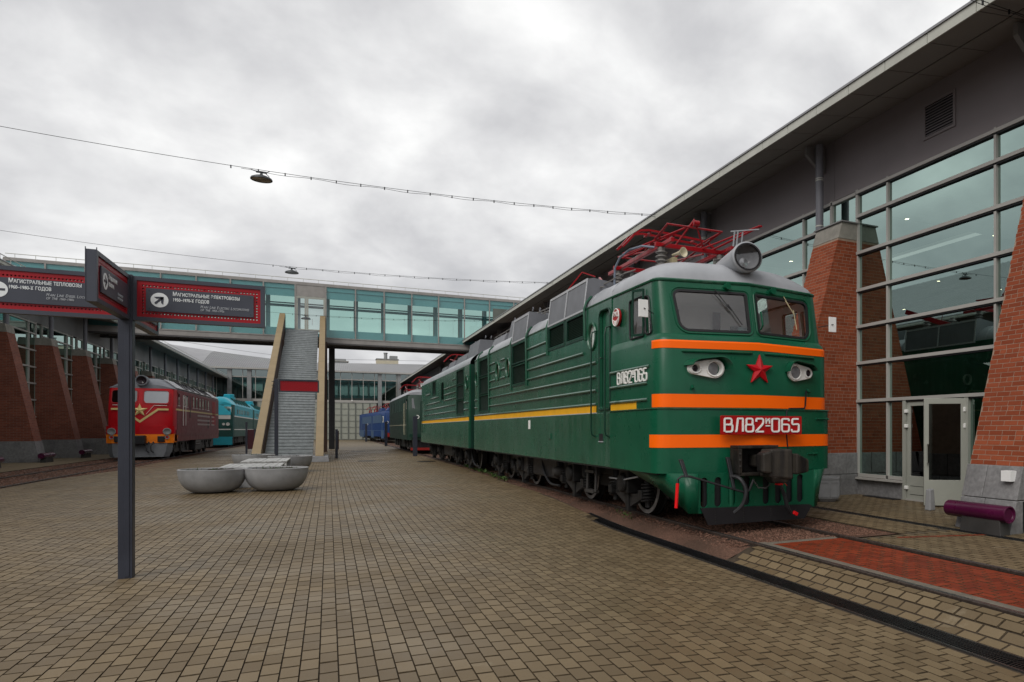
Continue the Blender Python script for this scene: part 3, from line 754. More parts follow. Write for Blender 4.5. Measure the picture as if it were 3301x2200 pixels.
MB().box(XL-.034,XL-.027,17.98,18.16,1.68,1.91).obj('white_placard','white',G1)
b_=MB(); b_.box(XL-.05,XL-.026,16.05,16.24,1.44,1.58); b_.box(XL-.058,XL-.05,16.07,16.22,1.46,1.47); b_.obj('socket_box','green',G1,bevel=.008)
MB().box(XL-.032,XL-.0285,12.57,12.79,1.44,1.585).obj('foot_hole','black',G1); MB().box(XL-.045,XL-.028,12.56,12.80,1.425,1.44).obj('foot_hole_lip','bolt_strip',G1)
MB().lathe([(.04,0),(.04,.04),(0,.05)],(XL+.1,26.0,2.0),(0,1,0),12).obj('tail_lamp','star_red',G1)
m=MB()
for k in range(9): m.box(C-1.35+.0,C+1.35,25.9+k*.12,25.96+k*.12,1.0,4.0)
m.box(C-1.3,C+1.3,25.87,27,1.05,3.95); m.obj('gangway_bellows','green_dark',G1)
# side number + badge
sfn=lambda x0,z0:(lambda p,q,d_:(XL-.026-.02+d_,x0-p,z0+q))
number('ВЛ82м065',1.30,.20,sfn(11.80,2.49),.02,.13).obj('side_number','white',G1)
for z in (2.745,2.445): pass
bd=MB().lathe([(0,-.02),(.155,-.02),(.165,-.01),(.165,.02)],(XL-.03,11.85,3.72),(1,0,0),28).obj('round_badge','plate_red',G1,smooth=True)
MB().tube([(XL-.052,11.85+.155*math.cos(t*PI/14),3.72+.155*math.sin(t*PI/14)) for t in range(28)],.010,5,closed=True).obj('badge_rim','white',bd)
text('РЖД',.13,'white',bd,frame_mtx((XL-.056,11.985,3.735),(0,-1,0),(0,0,1)),'badge_letters',.003)
wg=MB()
for s_ in (-1,1):
    for k in range(3): wg.bar((XL-.054,11.85+s_*.02,3.64-k*.028),(XL-.054,11.85+s_*(.11-k*.025),3.68-k*.03),.014,.008,(1,0,0))
wg.box(XL-.06,XL-.05,11.838,11.862,3.58,3.66); wg.obj('badge_wings','white',bd)
# ---- roof
def yfront(x):
    ax=abs(x); r=LV[6]
    if ax<r[2]: return r[1]+(r[3]-r[1])*ax/r[2]
    t=min(1,(ax-r[2])/(r[4]-r[2])); return r[3]+(r[5]-r[3])*t*t
def hh(d,Rr): t=min(max(d/Rr,0),1); return math.sqrt(1-(1-t)**2)
def roofobj(y_front,y1,dome):
    ts=[0,.03,.08,.15,.25,.37,.5,.65,.82,1.0,1.25,1.6,2.2,3,5,8,12,100] if dome else [0,5,10,100]
    rows=[]
    for t in ts:
        row=[]
        for i in range(41):
            s_=math.sin((i/40*2-1)*PI/2); x=s_*1.56; y=min((y_front(x) if dome else y_front)+t,y1)
            f=hh(1.56-abs(x),.80)*(hh(t,1.15) if dome else 1); row.append((C+x,y,4.15+.52*f))
        rows.append(row)
    MB().loft(rows).obj('roof','roof_grey',G1,smooth=35)
roofobj(yfront,25.87,True); roofobj(27.0,42.1,False)
for yy in (12.3,13.4,16.6,18.3,20.3,23.2):
    MB().tube([(C+s_*1.565,yy,4.15+.525*hh(1.56-abs(s_*1.56),.8)) for s_ in [math.sin((i/16*2-1)*PI/2) for i in range(17)]],.012,5).obj('roof_seam','roof_grey',G1,smooth=True)
def intake(y0,y1,zt,sx=-1,n=2):
    X=lambda q:C+sx*q
    pr=[(1.60,4.12),(1.53,zt),(1.42,zt+.03),(.85,zt-.05),(.7,4.55),(.7,4.3),(1.4,4.2)]
    m=MB(); m.plate(pr,[],lambda p,q,h:(X(p),y0+h,q),y1-y0); o=m.obj('roof_intake','roof_box',G1)
    f=MB()
    for k in range(n+1):
        yy=lerp(y0+.03,y1-.03,k/n); f.bar((X(1.61),yy,4.14),(X(1.537),yy,zt),.05,.012,(1,0,0))
    f.box(*sorted((X(1.545),X(1.525))),y0,y1,zt-.04,zt+.012); f.box(*sorted((X(1.612),X(1.59))),y0,y1,4.13,4.17); f.obj('bolted_edge','bolt_strip',o)
for sx in (-1,1): intake(13.7,16.42,4.80,sx,2); intake(18.45,20.12,4.80,sx,1)
def roofbox(x0,x1,y0,y1,z0,z1,tp=.15,mat='roof_box'):
    return MB().hexa([(C+x0,y0,z0),(C+x1,y0,z0),(C+x1,y1,z0),(C+x0,y1,z0),(C+x0+tp,y0+tp*.4,z1),(C+x1-tp,y0+tp*.4,z1),(C+x1-tp,y1-tp*.4,z1),(C+x0+tp,y1-tp*.4,z1)]).obj('roof_box',mat,G1,bevel=.015)
roofbox(-1.15,1.15,20.6,22.9,4.5,5.22); roofbox(-1.2,1.2,23.3,25.3,4.5,4.9); roofbox(-1.1,1.1,17.0,18.2,4.5,4.95)
roofbox(-1.25,1.25,27.6,29.8,4.4,5.18); roofbox(-1.2,1.2,30.6,33.2,4.4,4.95); roofbox(-1.15,1.15,34.2,36.0,4.4,4.95); roofbox(-1.2,1.2,36.6,38.0,4.4,4.85)
for yy in (20.6,22.85,27.65,29.75):   # lifting eyes
    for x in (-.9,-.7): MB().tube([(C+x,yy+.05*math.cos(t*PI/6),5.24+.05+.05*math.sin(t*PI/6)) for t in range(12)],.016,5,closed=True).obj('lifting_eye','roof_box',G1,smooth=True)
m=MB()
for x in (-1.0,-.85): m.tube([(C+x,16.6,4.78),(C+x,18.2,4.98),(C+x,20.5,5.05),(C+x,23.2,5.0),(C+x,25.5,4.98)],.018,6)
for yy in np.arange(16.8,25.5,.8): m.tube([(C-.92,yy,4.6),(C-.92,yy,5.02)],.02,6)
m.tube([(C-1.28,10.9+2.6,4.62),(C-1.28,16.2,4.9)],.014,5); m.obj('roof_conduit','insul',G1,smooth=True)
def insulator(x,y,z,h,n=6,r=.10):
    pr=[(r*.55,0)]
    for k in range(n): a=h*k/n; q=h/n; pr+=[(r*.6,a+.1*q),(r,a+.35*q),(r*.98,a+.5*q),(r*.6,a+.75*q)]
    pr+=[(r*.55,h),(r*.6,h),(r*.6,h+.05),(0,h+.05)]
    return MB().lathe(pr,(x,y,z),n=14).obj('insulator','insul',G1,smooth=True)
# ---- front pantograph
IZ=4.66
for x in (-.62,.62):
    for y in (12.2,14.45): insulator(C+x,y,IZ,.5,6,.115)
T=lambda pts,r=.03,n=8,mb=None:(mb or MB()).tube([(C+p[0],p[1],p[2]) for p in pts],r,n)
pf=MB()
for x in (-.62,.62): pf.bar((C+x,11.7,5.25),(C+x,15.0,5.25),.07,.08)
for y in (12.2,14.4): pf.bar((C-.75,y,5.26),(C+.85,y,5.26),.07,.09)
PG=pf.obj('pantograph_base','panto_red',G1,bevel=.01)
arm=MB()
for x in (-.45,.45):
    T([(x,13.9,5.30),(x*1.25,12.05,5.64)],.022,7,arm); T([(x,12.6,5.30),(x*1.25,14.6,5.56)],.022,7,arm)
    T([(x*1.25,12.05,5.64),(x*.9,13.1,5.50)],.018,7,arm); T([(x*1.25,14.6,5.56),(x*.9,13.2,5.54)],.018,7,arm)
T([(-.58,12.05,5.64),(.58,12.05,5.64)],.021,7,arm); T([(-.56,14.6,5.56),(.56,14.6,5.56)],.02,7,arm)
T([(.2,12.2,5.28),(.75,10.95,5.5)],.018,7,arm); T([(.42,12.4,5.28),(.78,10.95,5.5)],.02,7,arm); T([(-.3,12.3,5.30),(-.02,12.02,5.80)],.021,7,arm)
T([(-.95,13.3,5.3),(.0,12.02,5.72)],.021,7,arm); T([(-.85,13.6,5.28),(.0,12.02,5.72)],.018,7,arm); T([(0,12.02,5.72),(.28,12.25,5.3)],.018,7,arm)
arm.lathe([(.0,-.06),(.06,-.06),(.06,.06),(0,.06)],(C,12.02,5.72),(1,0,0),10)
arm.obj('pantograph_arms','panto_red',PG,smooth=True)
hd=MB()
prof=[(-1.08,5.36),(-.98,5.47),(-.85,5.63),(-.72,5.73),(-.55,5.76),(-.2,5.75),(.3,5.72),(.62,5.70),(.78,5.66),(.9,5.56),(1.0,5.46)]
for dy in (0,.30): 
    for i in range(len(prof)-1): hd.bar((C+prof[i][0],13.0+dy,prof[i][1]),(C+prof[i+1][0],13.0+dy,prof[i+1][1]),.06,.04)
for x in (-.5,0,.5): hd.bar((C+x,13.0,5.71),(C+x,13.3,5.71),.04,.04)
hd.obj('pantograph_head','panto_red',PG)
sp=MB()
for x in (-.5,.5):
    pts=[(C+x+.035*math.cos(t*.9),13.0+t*.0105,5.36+.035*math.sin(t*.9)) for t in range(110)]; sp.tube(pts,.009,4)
sp.obj('pantograph_spring','insul',PG)
# roof hardware near the cab
T([(-1.02,13.6,4.68),(-1.02,13.58,5.05),(-.98,13.4,5.24),(-.9,13.1,5.34),(-.78,12.75,5.35),(-.64,12.45,5.27)],.022).obj('roof_cable','cable_grey',G1,smooth=True)
hn=MB(); hn.lathe([(.02,0),(.03,.12),(.045,.2),(.075,.27),(.098,.30),(.092,.30),(.05,.24),(.0,.2)],(C-.42,12.15,5.08),(.35,-1,.02),18); hn.obj('horn','cream',G1,smooth=True)
MB().box(C-.46,C-.36,12.05,12.4,4.66,5.02).obj('horn_bracket','brass',G1,bevel=.01)
insulator(C-.60,16.6,4.75,.62,6,.13); insulator(C-.5,17.6,4.9,.55,6,.13)
rb=MB(); rb.bar((C-.2,16.2,5.05),(C+.15,17.9,5.75),.05,.16); rb.bar((C-.9,17.4,5.2),(C-.6,17.0,5.7),.02,.03); rb.bar((C-.6,17.0,5.7),(C-.3,16.9,5.6),.02,.03); rb.obj('roof_switch','panto_red',G1)
# rear pantograph on the second section
rp_=MB()
for x in (-.6,.6): rp_.bar((C+x,36.2,5.1),(C+x,38.8,5.1),.08,.08); T([(x,36.4,5.1),(x,38.6,5.4)],.03,6,rp_); T([(x,38.4,5.1),(x,36.3,5.42)],.03,6,rp_)
for i in range(len(prof)-1): rp_.bar((C+prof[i][0],37.4,prof[i][1]-.2),(C+prof[i+1][0],37.4,prof[i+1][1]-.2),.1,.05)
rp_.obj('rear_pantograph','panto_red',G1)
for y in (36.3,38.6): insulator(C-.6,y,4.6,.45,5,.11)
rl=MB()
for a_,b_ in (((-1.2,13.7,4.72),(-1.0,13.1,4.85)),((-1.0,13.1,4.85),(-.85,12.9,4.9))): T([a_,b_],.015,5,rl)
rl.obj('roof_handrail','insul',G1)
# headlamp
HC=Vector((C-.09,9.98,4.60)); HAX=Vector((.16,1,0)).normalized()
hl=MB(); hl.lathe([(.19,1.2),(.22,.7),(.245,.15),(.26,.06),(.26,-.0),(.24,-.02),(.222,-.015),(.22,.02)],HC,HAX,36)
HL=hl.obj('headlamp','roof_grey',G1,smooth=True)
MB().lathe([(.232,-.022),(.232,-.03),(.205,-.03),(.205,.0)],HC,HAX,36).obj('lamp_gasket','rubber',HL,smooth=True)
MB().lathe([(.21,.03),(.18,.12),(.1,.2),(0,.22)],HC,HAX,28).obj('reflector','lens_clear',HL,smooth=True)
MB().disc(HC-HAX*.012,HAX,.21,32).obj('lamp_glass','glass_cab',HL)
MB().lathe([(.085,0),(.08,.02),(.0,.03)],(C-.15,10.02,4.50),(0,-1,.1),20).obj('bulb_mirror','chrome',HL,smooth=True)
br=MB()
for x in (-.12,-.06,.03): br.tube([(C+x-.08,10.25,4.83),(C+x-.08,10.2,5.08)],.014,6)
br.bar((C-.25,10.25,5.08),(C+.2,10.1,5.14),.018,.018); br.obj('lamp_bracket','roof_grey',HL)
# ---- front face fittings
def face(x,z,o=0):
    ax=abs(x); sl=(10.05-9.77)/1.39; return Vector((C+x,9.77+sl*ax,z))+Vector((math.copysign(sl,x)*-0 ,-1,0))*o
for sx in (-1,1):
    for x0,x1,z in ((.12,1.24,2.945),): MB().tube([face(sx*x0,z,.0),face(sx*(x0+.02),z,.018),face(sx*(x1-.02),z,.018),face(sx*x1,z,0)],.02,6).obj('face_rib','green_front',G1,smooth=True)
    # twin lamp cluster
    ang=math.atan2(.28,1.39)*-sx; ca,sa=math.cos(ang),math.sin(ang)
    o=face(sx*.77,2.665)
    def lf(p,q,h,o=o,sx=sx):  # p outward along face, h towards viewer
        return o+Vector((sx*p,.2*p,q))+Vector((-sx*.2,-1,0)).normalized()*h
    def hull(r1,r2,g=0):
        d=.30; r1+=g; r2+=g; al=math.asin((r1-r2)/d); pts=[]
        for i in range(15): t=lerp(PI/2-al,2*PI-(PI/2-al),i/14); pts.append((r1*math.cos(t),r1*math.sin(t)))
        for i in range(11): t=lerp(-(PI/2-al),(PI/2-al),i/10); pts.append((d+r2*math.cos(t),r2*math.sin(t)))
        return pts
    cl=MB(); cl.plate(hull(.155,.10),[circ(0,0,.112,20),circ(.30,0,.066,16)],lambda p,q,h,lf=lf:lf(p,q,.075-h),.085); CO=cl.obj('lamp_cluster','white',G1,bevel=.012)
    for cx_,r,mt in ((0,.125,'lens_clear'),(.30,.076,'lens_dark')):
        rg=MB(); rg.tube([lf(cx_+r*math.cos(t*PI/12),r*math.sin(t*PI/12),.08) for t in range(24)],.017,6,closed=True); rg.obj('lamp_ring','white',CO,smooth=True)
        dm=MB(); dm.lathe([(r*.96,.0),(r*.7,.022),(r*.3,.034),(0,.036)],lf(cx_,0,.03),Vector((-sx*.2,-1,0)),22); dm.obj('lamp_lens',mt,CO,smooth=True)
    hd2=MB(); hp=[q for q in hull(.20,.155) ]; up=[q for q in hp if q[1]>-.02 or q[0]>.35]; up=sorted([q for q in up if q[1]>.0],key=lambda q:q[0])
    rows=[[lf(q[0],q[1],h) for q in up] for h in (-.03,.24)]; rows.append([lf(q[0]*.97,q[1]*.9,.24) for q in up]); rows.append([lf(q[0]*.97,q[1]*.92,-.03) for q in up])
    hd2.loft(rows); hd2.obj('lamp_hood','green_front',CO,smooth=True)
    MB().plate(hull(.185,.13),[],lambda p,q,h,lf=lf:lf(p,q,.012-h),.02).obj('lamp_base','green_front',CO)
    MB().tube([face(sx*1.12-.04*sx,2.38,.0),face(sx*1.10,2.33,.07)],.022,8).obj('hook','green_front',G1)
MB().tube([face(.05,3.3,-.0)+Vector((0,.02,.35)),face(.05,3.3,.05)+Vector((0,.05,.3)),face(.06,3.3,.05)+Vector((0,.02,.12)),face(.06,3.3,.0)+Vector((0,.03,.05))],.016,6).obj('grab_handle','green_front',G1,smooth=True)
st=MB(); sc=Vector((C+.0,9.715,2.665)); pts=[]
for i in range(10):
    r=.258 if i%2==0 else .104; t=PI/2+i*PI/5; pts.append((sc.x+r*math.cos(t),9.74,sc.z+r*math.sin(t)))
st.add(pts+[(sc.x,9.69,sc.z)]+[(p[0],9.78,p[2]) for p in pts],[(i,(i+1)%10,10) for i in range(10)]+[(i,11+i,11+(i+1)%10,(i+1)%10) for i in range(10)])
st.obj('star','star_red',G1)
MB().plate(rrect(C-.755,C+.745,1.585,1.895,.02,3),[],lambda p,q,h:(p,9.655+h,q),.03).obj('number_plate','plate_red',G1,bevel=.004)
number('ВЛ82м065',1.38,.215,lambda p,q,d_:(C-.695+p,9.64+d_,1.634+q),.016,.13).obj('front_number','white',G1)
ins=MB()
for sgn in (1,): MB().tube([face(1.02,1.0,.06)*1.0+Vector((0,0,1.36)),face(1.02,1,.03)+Vector((0,0,1.08)),face(.98,1,.05)+Vector((0,0,1.04)),face(.62,1,.06)+Vector((0,0,1.03)),face(.56,1,.06)+Vector((0,0,.98)),face(.56,1,.06)+Vector((0,0,.55)),face(.60,1,.06)+Vector((0,0,.25))],.013,6).obj('front_cable','rubber',G1,smooth=True)
for x0,x1,z in ((1.25,1.56,1.86),(1.05,1.28,1.24)):
    MB().tube([face(x0,z,.03),face(x0,z,.07),face(x1,z,.07),face(x1,z,.03)],.015,6).obj('grab_handle','green_front',G1,smooth=True)
# pilot
pz0,pz1=.33,.97
outer=[(-1.12,pz0),(1.02,pz0),(1.02,pz1),(-1.12,pz1)]
slots=[]
for x in (-1.02,-.78,-.535,-.27,.09,.32,.535,.745): slots.append(rrect(x-.062,x+.062,.42,.90,.06,5))
MB().plate(outer,slots,lambda p,q,h:(C+p,9.70+h+.10*(1-(q-pz0)/(pz1-pz0))*0,q),.03).obj('pilot','green_front',G1)
for sx in (-1,1):
    ck=MB(); E0=1.12 if sx<0 else 1.02; top=[(E0,9.70),(1.28,9.80),(1.48,10.02),(1.58,10.45),(1.60,11.25)]; bot=[(E0,9.70,.33),(E0+.12,9.78,.33),(1.26,9.96,.42),(1.42,10.4,.68),(1.60,11.25,.95)]
    ck.loft([[(C+sx*p[0],p[1],.97) for p in top],[(C+sx*p[0],p[1],p[2]) for p in bot]]); o=ck.obj('pilot_cheek','green_front',G1,smooth=40)
    so_=o.modifiers.new('s','SOLIDIFY'); so_.thickness=.02
bl=MB(); bl.plate([(-1.10,.42),(.90,.38),(.95,.35),(.80,.14),(-.97,.14)],[],lambda p,q,h:(C+p,9.655+h,q),.025); bl.obj('rubber_blade','rubber',G1)
bo=MB()
for x in (-.85,-.35,.15,.62):
    for k in range(5): bo.box(C+x-.008,C+x+.008,9.648,9.656,.18+k*.04,.19+k*.04)
bo.obj('blade_rivets','under_grey',G1)
MB().box(C-1.0,C+1.0,9.76,9.8,.36,.95).obj('pilot_backing','black',G1)
MB().lathe([(.055,-.24),(.055,.24)],(C-.53,9.75,.66),(0,0,1),14).obj('air_reservoir','green_front',G1,smooth=True)
CC=C-.13
# coupler
cp=MB(); cp.box(CC-.42,CC+.30,9.46,9.74,1.36,1.41); cp.box(CC-.42,CC-.36,9.46,9.74,.94,1.36); cp.box(CC+.22,CC+.30,9.46,9.74,.94,1.36); cp.box(CC-.42,CC+.30,9.46,9.74,.92,.97); cp.box(CC-.36,CC+.22,9.70,9.72,.97,1.36)
CPO=cp.obj('coupler_pocket','coupler',G1,bevel=.012)
bt=MB()
for z in (1.08,1.18,1.28):
    for x in (-.40,.26): bt.lathe([(.016,0),(.016,.015),(0,.016)],(CC+x,9.458,z),(0,-1,0),8)
bt.obj('bolts','under_grey',CPO)
ch=MB(); ch.box(CC-.12,CC+.12,9.15,9.72,1.06,1.26)
ch.hexa([(CC-.16,9.0,.92),(CC+.22,8.92,.88),(CC+.22,9.3,.88),(CC-.16,9.3,.92),(CC-.14,9.0,1.36),(CC+.20,8.92,1.36),(CC+.20,9.3,1.36),(CC-.14,9.3,1.36)])
ch.hexa([(CC+.20,8.80,.96),(CC+.52,8.95,.99),(CC+.50,9.12,.99),(CC+.20,9.2,.96),(CC+.20,8.80,1.30),(CC+.52,8.95,1.19),(CC+.50,9.12,1.19),(CC+.20,9.2,1.30)])
ch.hexa([(CC-.06,9.02,.82),(CC+.16,9.0,.82),(CC+.16,9.22,.82),(CC-.06,9.22,.82),(CC-.12,8.98,.94),(CC+.2,8.95,.94),(CC+.2,9.26,.94),(CC-.12,9.26,.94)])
ch.hexa([(CC-.30,8.97,1.0),(CC-.14,8.94,.98),(CC-.14,9.22,.98),(CC-.30,9.15,1.0),(CC-.30,8.97,1.30),(CC-.14,8.94,1.34),(CC-.14,9.22,1.34),(CC-.30,9.15,1.30)])
ch.obj('coupler_head','coupler',CPO,bevel=.03)
# uncoupling rod, brackets, hoses, chain
rod=MB(); rod.tube([(C-1.54,9.55,.62),(C-1.53,9.55,.90),(C-1.48,9.53,.945),(C-1.36,9.5,.94),(C-.60,9.42,.70),(C-.47,9.4,.66),(C-.40,9.4,.70),(C-.34,9.38,.86)],.018,7)
ro=rod.obj('uncoupling_rod','black',G1,smooth=True)
MB().tube([(C-1.565,9.54,.46),(C-1.54,9.54,.84)],.026,8).obj('red_handle','red_tag',ro,smooth=True)
for x,z0,z1 in ((-1.42,.93,1.20),(-.62,.70,1.22)): MB().hexa([(C+x-.02,9.47,z0),(C+x+.03,9.47,z0),(C+x+.03,9.51,z0),(C+x-.02,9.51,z0),(C+x-.03,9.67,z1),(C+x+.035,9.67,z1),(C+x+.035,9.72,z1),(C+x-.03,9.72,z1)]).obj('rod_bracket','black',G1,bevel=.008)
chn=MB()
cpts=[(C-.34,9.38,.86),(C-.30,9.3,.74),(C-.22,9.2,.74),(C-.16,9.05,.9),(C-.14,8.96,1.08)]
for i in range(4):
    for k in range(6):
        p=Vector(cpts[i]).lerp(Vector(cpts[i+1]),k/6); u=(Vector(cpts[i+1])-Vector(cpts[i])).normalized(); w_=u.orthogonal() if k%2 else u.orthogonal().cross(u)
        chn.tube([p+u*.018*math.cos(t*PI/3)+w_*.010*math.sin(t*PI/3) for t in range(6)],.004,4,closed=True)
chn.obj('chain','under_grey',G1)
def hose(pts,r=.032):
    q=[Vector(p) for p in pts]; out=[]
    for i in range(len(q)-1):
        p0=q[max(i-1,0)];p1=q[i];p2=q[i+1];p3=q[min(i+2,len(q)-1)]
        for k in range(6):
            t=k/6; out.append(.5*((2*p1)+(p2-p0)*t+(2*p0-5*p1+4*p2-p3)*t*t+(3*p1-p0-3*p2+p3)*t**3))
    out.append(q[-1]); return MB().tube(out,r,8).obj('brake_hose','hose',G1,smooth=True)
hose([(C-.62,9.6,.92),(C-.55,9.42,.88),(C-.49,9.35,.70),(C-.53,9.38,.48),(C-.64,9.45,.34)])
h2=hose([(C+.13,9.62,.90),(C+.12,9.40,.80),(C+.20,9.36,.62),(C+.26,9.36,.42),(C+.36,9.4,.28)])
rt=MB(); rt.box(C+.07,C+.17,9.33,9.42,.76,.87); rt.bar((C+.15,9.35,.85),(C+.24,9.33,.75),.02,.012); rt.obj('red_tag','red_tag',h2,bevel=.01); MB().ob((C+.43,9.38,.28),(.09,.04,.06),Matrix.Rotation(.5,3,'Y')).obj('red_cap','red_tag',h2,bevel=.01)
# ---- running gear
def axle(y,x_sign=-1):
    for sx in (-1,1):
        w=MB(); xo=C+sx*.79
        w.lathe([(.10,-.08),(.10,.02),(.30,.03),(.50,.02),(.535,-.0),(.535,.065),(.62,.065),(.625,-.06),(.65,-.075),(.65,-.1),(.1,-.1)],(xo,y,.655),(sx,0,0),36)
        wo_=w.obj('wheel','under',G1,smooth=True)
        MB().lathe([(.545,.0),(.545,.012),(.618,.012),(.62,0)],(xo+sx*.064,y,.655),(sx,0,0),40).obj('tyre_face','rimwhite',wo_,smooth=True)
    MB().tube([(C-.8,y,.655),(C+.8,y,.655)],.09,10).obj('axle','under',G1)
def suspension(y,sx=-1):
    x=C+sx*1.16
    ab=MB(); ab.box(x-.16,x+.16,y-.22,y+.22,.46,.92); ab.lathe([(.19,0),(.19,.04),(.15,.07),(.0,.08)],(x+sx*.15,y,.655),(sx,0,0),18); ab.obj('axle_box','under',G1,bevel=.02)
    ls=MB(); 
    for k in range(10):
        hl=.82*(1-k/11); zz=.43-k*.026
        for s_ in (-1,1): ls.hexa([(x-.05,y+.0,zz-.05*0-.010),(x+.05,y,zz-.010),(x+.05,y+s_*hl,zz+.02),(x-.05,y+s_*hl,zz+.02),(x-.05,y,zz+.010),(x+.05,y,zz+.010),(x+.05,y+s_*hl,zz+.034),(x-.05,y+s_*hl,zz+.034)])
    ls.obj('leaf_spring','under_grey',G1)
    MB().box(x-.085,x+.085,y-.07,y+.07,.10,.50).obj('spring_buckle','under',G1,bevel=.01)
    for s_ in (-1,1):
        yy=y+s_*.80; cs=MB(); cs.tube([(x+.105*math.cos(t*.55),yy+.105*math.sin(t*.55),.34+t*.0052) for t in range(70)],.021,5); cs.obj('coil_spring','under',G1,smooth=True)
        MB().lathe([(.05,.05),(.05,.75),(.12,.75),(.12,.80),(0,.80)],(x,yy,.2),n=12).obj('spring_link','under',G1,smooth=True)
for y in (12.35,15.6,20.4,23.6,29.2,32.3,37.2,40.3): axle(y); suspension(y)
for y0,y1 in ((11.2,16.8),(19.2,24.8),(28,33.4),(36,41.4)):
    for sx in (-1,1): MB().box(C+sx*1.06-.07,C+sx*1.06+.07,y0,y1,.72,1.02).obj('bogie_frame','under',G1,bevel=.02)
    MB().box(C-1,C+1,(y0+y1)/2-.5,(y0+y1)/2+.5,.45,.95).obj('bogie_bolster','under',G1)
    MB().box(C-.6,C+.6,y0+.3,y1-.3,.3,.9).obj('traction_motor','black',G1)
for y0,y1 in ((16.9,19.2),(33.5,36)): MB().box(C-1.25,C+1.25,y0,y1,.42,.95).obj('underfloor_tank','black',G1,bevel=.05)
MB().box(C-1.6,C+1.6,10.2,25.8,.93,.97).obj('underframe','black',G1); MB().box(C-1.6,C+1.6,27.0,42,.93,.97).obj('underframe','black',G1)
MB().lathe([(.05,0),(.13,.03),(.14,.10),(.13,.22),(.10,.28),(0,.30)],(C-1.1,16.75,.62),(-1,0,0),20).obj('damper','under_grey',G1,smooth=True)
MB().box(C-1.26,C-1.16,19.75,21.05,.44,.93).obj('equipment_box','under_grey',G1,bevel=.015)
ld=MB()
for yy in (13.78,14.3): ld.tube([(C-1.15,yy,.98),(C-1.33,yy,.90),(C-1.35,yy,.36)],.03,7)
for zz in (.36,.78): ld.box(C-1.40,C-1.28,13.78,14.3,zz-.03,zz+.03)
ld.obj('step_ladder','under_grey',G1,smooth=True)
for y0 in (17.4,27.6): hose([(C-1.2,y0+1,.95),(C-1.28,y0+.6,.6),(C-1.28,y0,.3),(C-1.25,y0-.7,.28)],.03)
for y,z in ((14.2,.92),(15.0,.86),(13.1,.85),(12.9,.7),(16.0,.9),(22.5,.85),(21.9,.7),(23.0,.9)):
    MB().lathe([(.09,0),(.09,.25),(.06,.3),(0,.3)],(C-1.15,y,z-.25),(0,0,1),12).obj('brake_cylinder','under_grey' if z>.88 else 'under',G1,smooth=True)
for y in (11.6,13.1,14.85,16.4,19.6,21.2,22.8,24.4):
    m_=MB(); m_.bar((C-1.2,y,.55),(C-1.12,y+.05,.98),.05,.05); m_.box(C-1.3,C-1.1,y-.09,y+.09,.40,.56); m_.obj('brake_rigging','under',G1,bevel=.01)
MB().tube([(C-1.3,13.1,.70),(C-1.35,12.2,.72),(C-1.42,11.4,.82)],.016,6).obj('sanding_pipe','bolt_strip',G1,smooth=True)
MB().bar((C-1.1,11.9,1.0),(C-1.0,11.0,.45),.03,.05).obj('bogie_strut','under',G1)

def smallcaps(body,size,mat,parent,mtx,shear=0,ext=.0012,ratio=.80):
    x=0; n=0
    for w in body.split(' '):
        runs=[]
        if w[0].isdigit() or w[0].islower():
            runs=[(w.upper() if not w.endswith('s') else w,ratio if w[0].islower() else ratio*.98)]
        else: runs=[(w[0],1.0),(w[1:].upper(),ratio)]
        for tx,sc in runs:
            o=text(tx,size*sc,mat,parent,mtx@Matrix.Translation((x,0,0))@Matrix.Diagonal((.93,1.28,1,1)),'lettering',ext,'LEFT',shear)
            inv=mtx.inverted(); xsz=[(inv@v.co).x for v in o.data.vertices]
            x=max(xsz)+size*.055
        x+=size*.22
    return x
# ================================================================ right hall
FX=12.2
HB=thing('museum_hall','long glass-fronted hall with brick buttresses and dark overhanging roof on the right','building',(FX,8,0))
RY=[7.45+6.45*k for k in range(-1,18)]     # near faces of the buttresses
YA,YB=-2.,123.
# upper cladding, panelled
for k in range(len(RY)):
    y0=RY[k]+1.03-.1; y1=RY[k]+6.45+.93
    if k<7: MB().box(FX,FX+.12,y0+.006,y1-.006,7.86,9.62).obj('cladding_panel','clad',HB)
MB().box(FX,FX+.12,RY[7]+.93,YB,7.86,9.62).obj('cladding_panel','clad',HB)
MB().box(FX+.03,FX+.16,YA,YB,7.80,9.7).obj('wall','clad',HB)
# roof, soffit, fascia
pitch=1.152
def soff(x): return lerp(9.22,9.50,(x-10.4)/1.8)
k=0; y=8.72-pitch*9
fm=MB().box(0,.03,.008,pitch-.008,0,.20).mesh('fascia_panel','fascia'); 
s1=MB().hexa([(0,.012,0),(.85,.012,.13),(.85,pitch-.012,.13),(0,pitch-.012,0),(0,.012,.02),(.85,.012,.15),(.85,pitch-.012,.15),(0,pitch-.012,.02)]).mesh('soffit_panel','soffit')
s2=MB().hexa([(.015,.012,0),(.89,.012,.14),(.89,pitch-.012,.14),(.015,pitch-.012,0),(.015,.012,.02),(.89,.012,.16),(.89,pitch-.012,.16),(.015,pitch-.012,.02)]).mesh('soffit_panel','soffit')
for i in range(110):
    yy=y+i*pitch
    if yy>YB: break
    place('fascia_panel',fm,HB,loc=(10.40,yy,9.20))
    if i<45:
        place('soffit_panel',s1,HB,loc=(10.435,yy,9.225)); place('soffit_panel',s2,HB,loc=(11.30,yy,9.345))
MB().hexa([(10.43,YA-6,9.25),(12.25,YA-6,9.52),(12.25,YB,9.52),(10.43,YB,9.25),(10.43,YA-6,9.29),(12.25,YA-6,9.56),(12.25,YB,9.56),(10.43,YB,9.29)]).obj('soffit','black',HB)
MB().hexa([(10.37,YA-6,9.402),(32,YA-6,12.6),(32,YB,12.6),(10.37,YB,9.402),(10.37,YA-6,9.45),(32,YA-6,12.7),(32,YB,12.7),(10.37,YB,9.45)]).obj('roof','zinc',HB)
